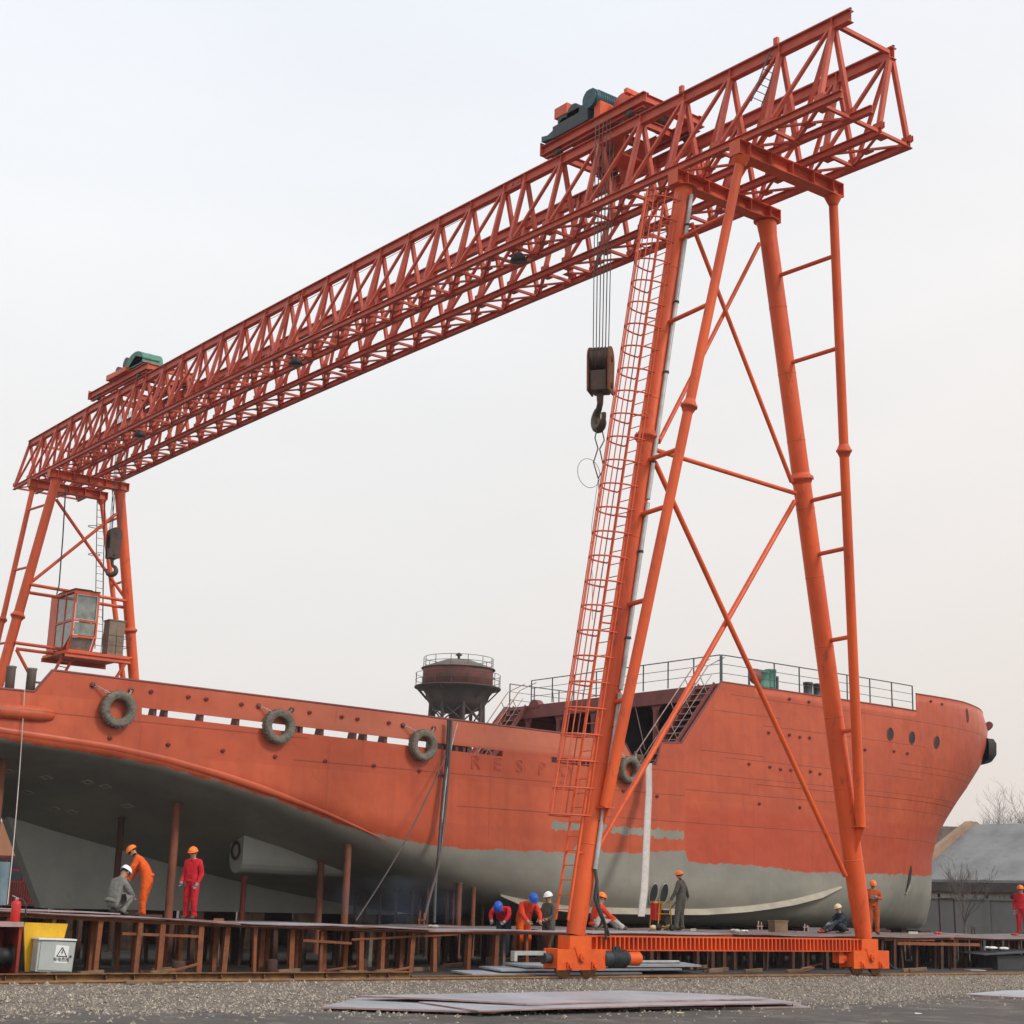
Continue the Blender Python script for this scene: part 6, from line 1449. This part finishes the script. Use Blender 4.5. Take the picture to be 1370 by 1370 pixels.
o=mb.build('timber_staging',M['sleeper']); solo(o,(p.x,4.7,-.045),'low timber staging under the three workers left of the near crane leg','staging')
# seat block for the sitting worker
p=PL(797,1243,4.6); mb=MB(); mb.box(p[0]-.25,p[0]+.22,4.45,4.8,p[2]-.005,p[2]+.05); o=mb.build('timber_block',M['sleeper']); solo(o,p,'flat timber block under the seated worker','timber block')
p=PL(1128,1246,5.6); mb=MB(); mb.box(p[0]-.2,p[0]+.2,5.4,5.75,p[2]-.005,p[2]+.03); o=mb.build('timber_block',M['sleeper']); solo(o,p,'flat timber block under the crouching welder','timber block')
# ================================================================== SKY, SUN, AIR
W=bpy.data.worlds.new('World'); bpy.context.scene.world=W; W.use_nodes=True; nt=W.node_tree;N=nt.nodes;L=nt.links
bg=N['Background']; sky=N.new('ShaderNodeTexSky'); sky.sky_type='NISHITA'; sky.sun_disc=False
SUN_EL,SUN_AZ=math.radians(40),None
sd=V((.30,-.95,0)).normalized(); el=SUN_EL; sdir=V((sd.x*math.cos(el),sd.y*math.cos(el),math.sin(el)))
sky.sun_elevation=el; sky.sun_rotation=math.atan2(sd.x,sd.y); sky.air_density=1.6; sky.dust_density=4; sky.ozone_density=1.5
hs=N.new('ShaderNodeHueSaturation'); hs.inputs['Saturation'].default_value=.35; L.new(sky.outputs[0],hs.inputs['Color'])
tc=N.new('ShaderNodeTexCoord'); sx=N.new('ShaderNodeSeparateXYZ'); L.new(tc.outputs['Generated'],sx.inputs[0])
cr=N.new('ShaderNodeValToRGB'); L.new(sx.outputs[2],cr.inputs[0])
els=cr.color_ramp.elements; els[0].position=0.0; els[0].color=(SKY0:=(8.4,7.7,7.25,1)); els[1].position=1; els[1].color=(8.5,9.,10.,1)
e=els.new(.16); e.color=(9.2,8.95,8.75,1); e=els.new(.38); e.color=(9.8,9.95,10.15,1); e=els.new(.6); e.color=(9.4,9.95,10.9,1)
mx=N.new('ShaderNodeMix'); mx.data_type='RGBA'; mx.inputs[0].default_value=.88; L.new(hs.outputs[0],mx.inputs[6])
cn=N.new('ShaderNodeTexNoise'); cn.inputs['Scale'].default_value=2.2; cn.inputs['Detail'].default_value=5; cn.inputs['Roughness'].default_value=.55; cm=N.new('ShaderNodeMapping'); cm.inputs['Scale'].default_value=(1,1,2.5); L.new(tc.outputs['Generated'],cm.inputs[0]); L.new(cm.outputs[0],cn.inputs['Vector'])
cr2=N.new('ShaderNodeMapRange'); cr2.inputs[1].default_value=.3; cr2.inputs[2].default_value=.7; cr2.inputs[3].default_value=.965; cr2.inputs[4].default_value=1.035; L.new(cn.outputs['Fac'],cr2.inputs[0])
vm=N.new('ShaderNodeVectorMath'); vm.operation='SCALE'; L.new(cr.outputs[0],vm.inputs[0]); L.new(cr2.outputs[0],vm.inputs['Scale']); wr=N.new('ShaderNodeMapRange'); wr.inputs[1].default_value=.55; wr.inputs[2].default_value=.9; L.new(sx.outputs[0],wr.inputs[0]); wx=N.new('ShaderNodeMix'); wx.data_type='RGBA'; wx.blend_type='MULTIPLY'; L.new(wr.outputs[0],wx.inputs[0]); L.new(vm.outputs[0],wx.inputs[6]); wx.inputs[7].default_value=(1.03,.975,.935,1); L.new(wx.outputs[2],mx.inputs[7])
L.new(mx.outputs[2],bg.inputs[0]); bg.inputs[1].default_value=.10
sl=bpy.data.lights.new('sun','SUN'); sl.energy=1.8; sl.angle=math.radians(12); sl.color=(1,.95,.88); so=bpy.data.objects.new('sun',sl); C.objects.link(so); so.rotation_euler=sdir.to_track_quat('Z','Y').to_euler()
sc=bpy.context.scene; sc.view_settings.view_transform='Standard'; sc.view_settings.look='None'; sc.view_settings.gamma=1; sc.view_settings.exposure=0.04
sc.render.engine='CYCLES'; sc.cycles.use_denoising=True; sc.render.resolution_x=1024; sc.render.resolution_y=1024
# thin haze over the yard
hz=MB(); hz.box(-60,320,-60,330,-1.2,45); ho=hz.build('haze',None); tag(ho,kind='stuff')
hm=bpy.data.materials.new('haze_air'); hm.use_nodes=True; nt=hm.node_tree; nt.nodes.remove(nt.nodes['Principled BSDF']); v=nt.nodes.new('ShaderNodeVolumePrincipled'); v.inputs['Color'].default_value=(.93,.93,.93,1); v.inputs['Density'].default_value=.0003; v.inputs['Anisotropy'].default_value=.2; nt.links.new(v.outputs[0],nt.nodes['Material Output'].inputs['Volume']); ho.data.materials.append(hm)
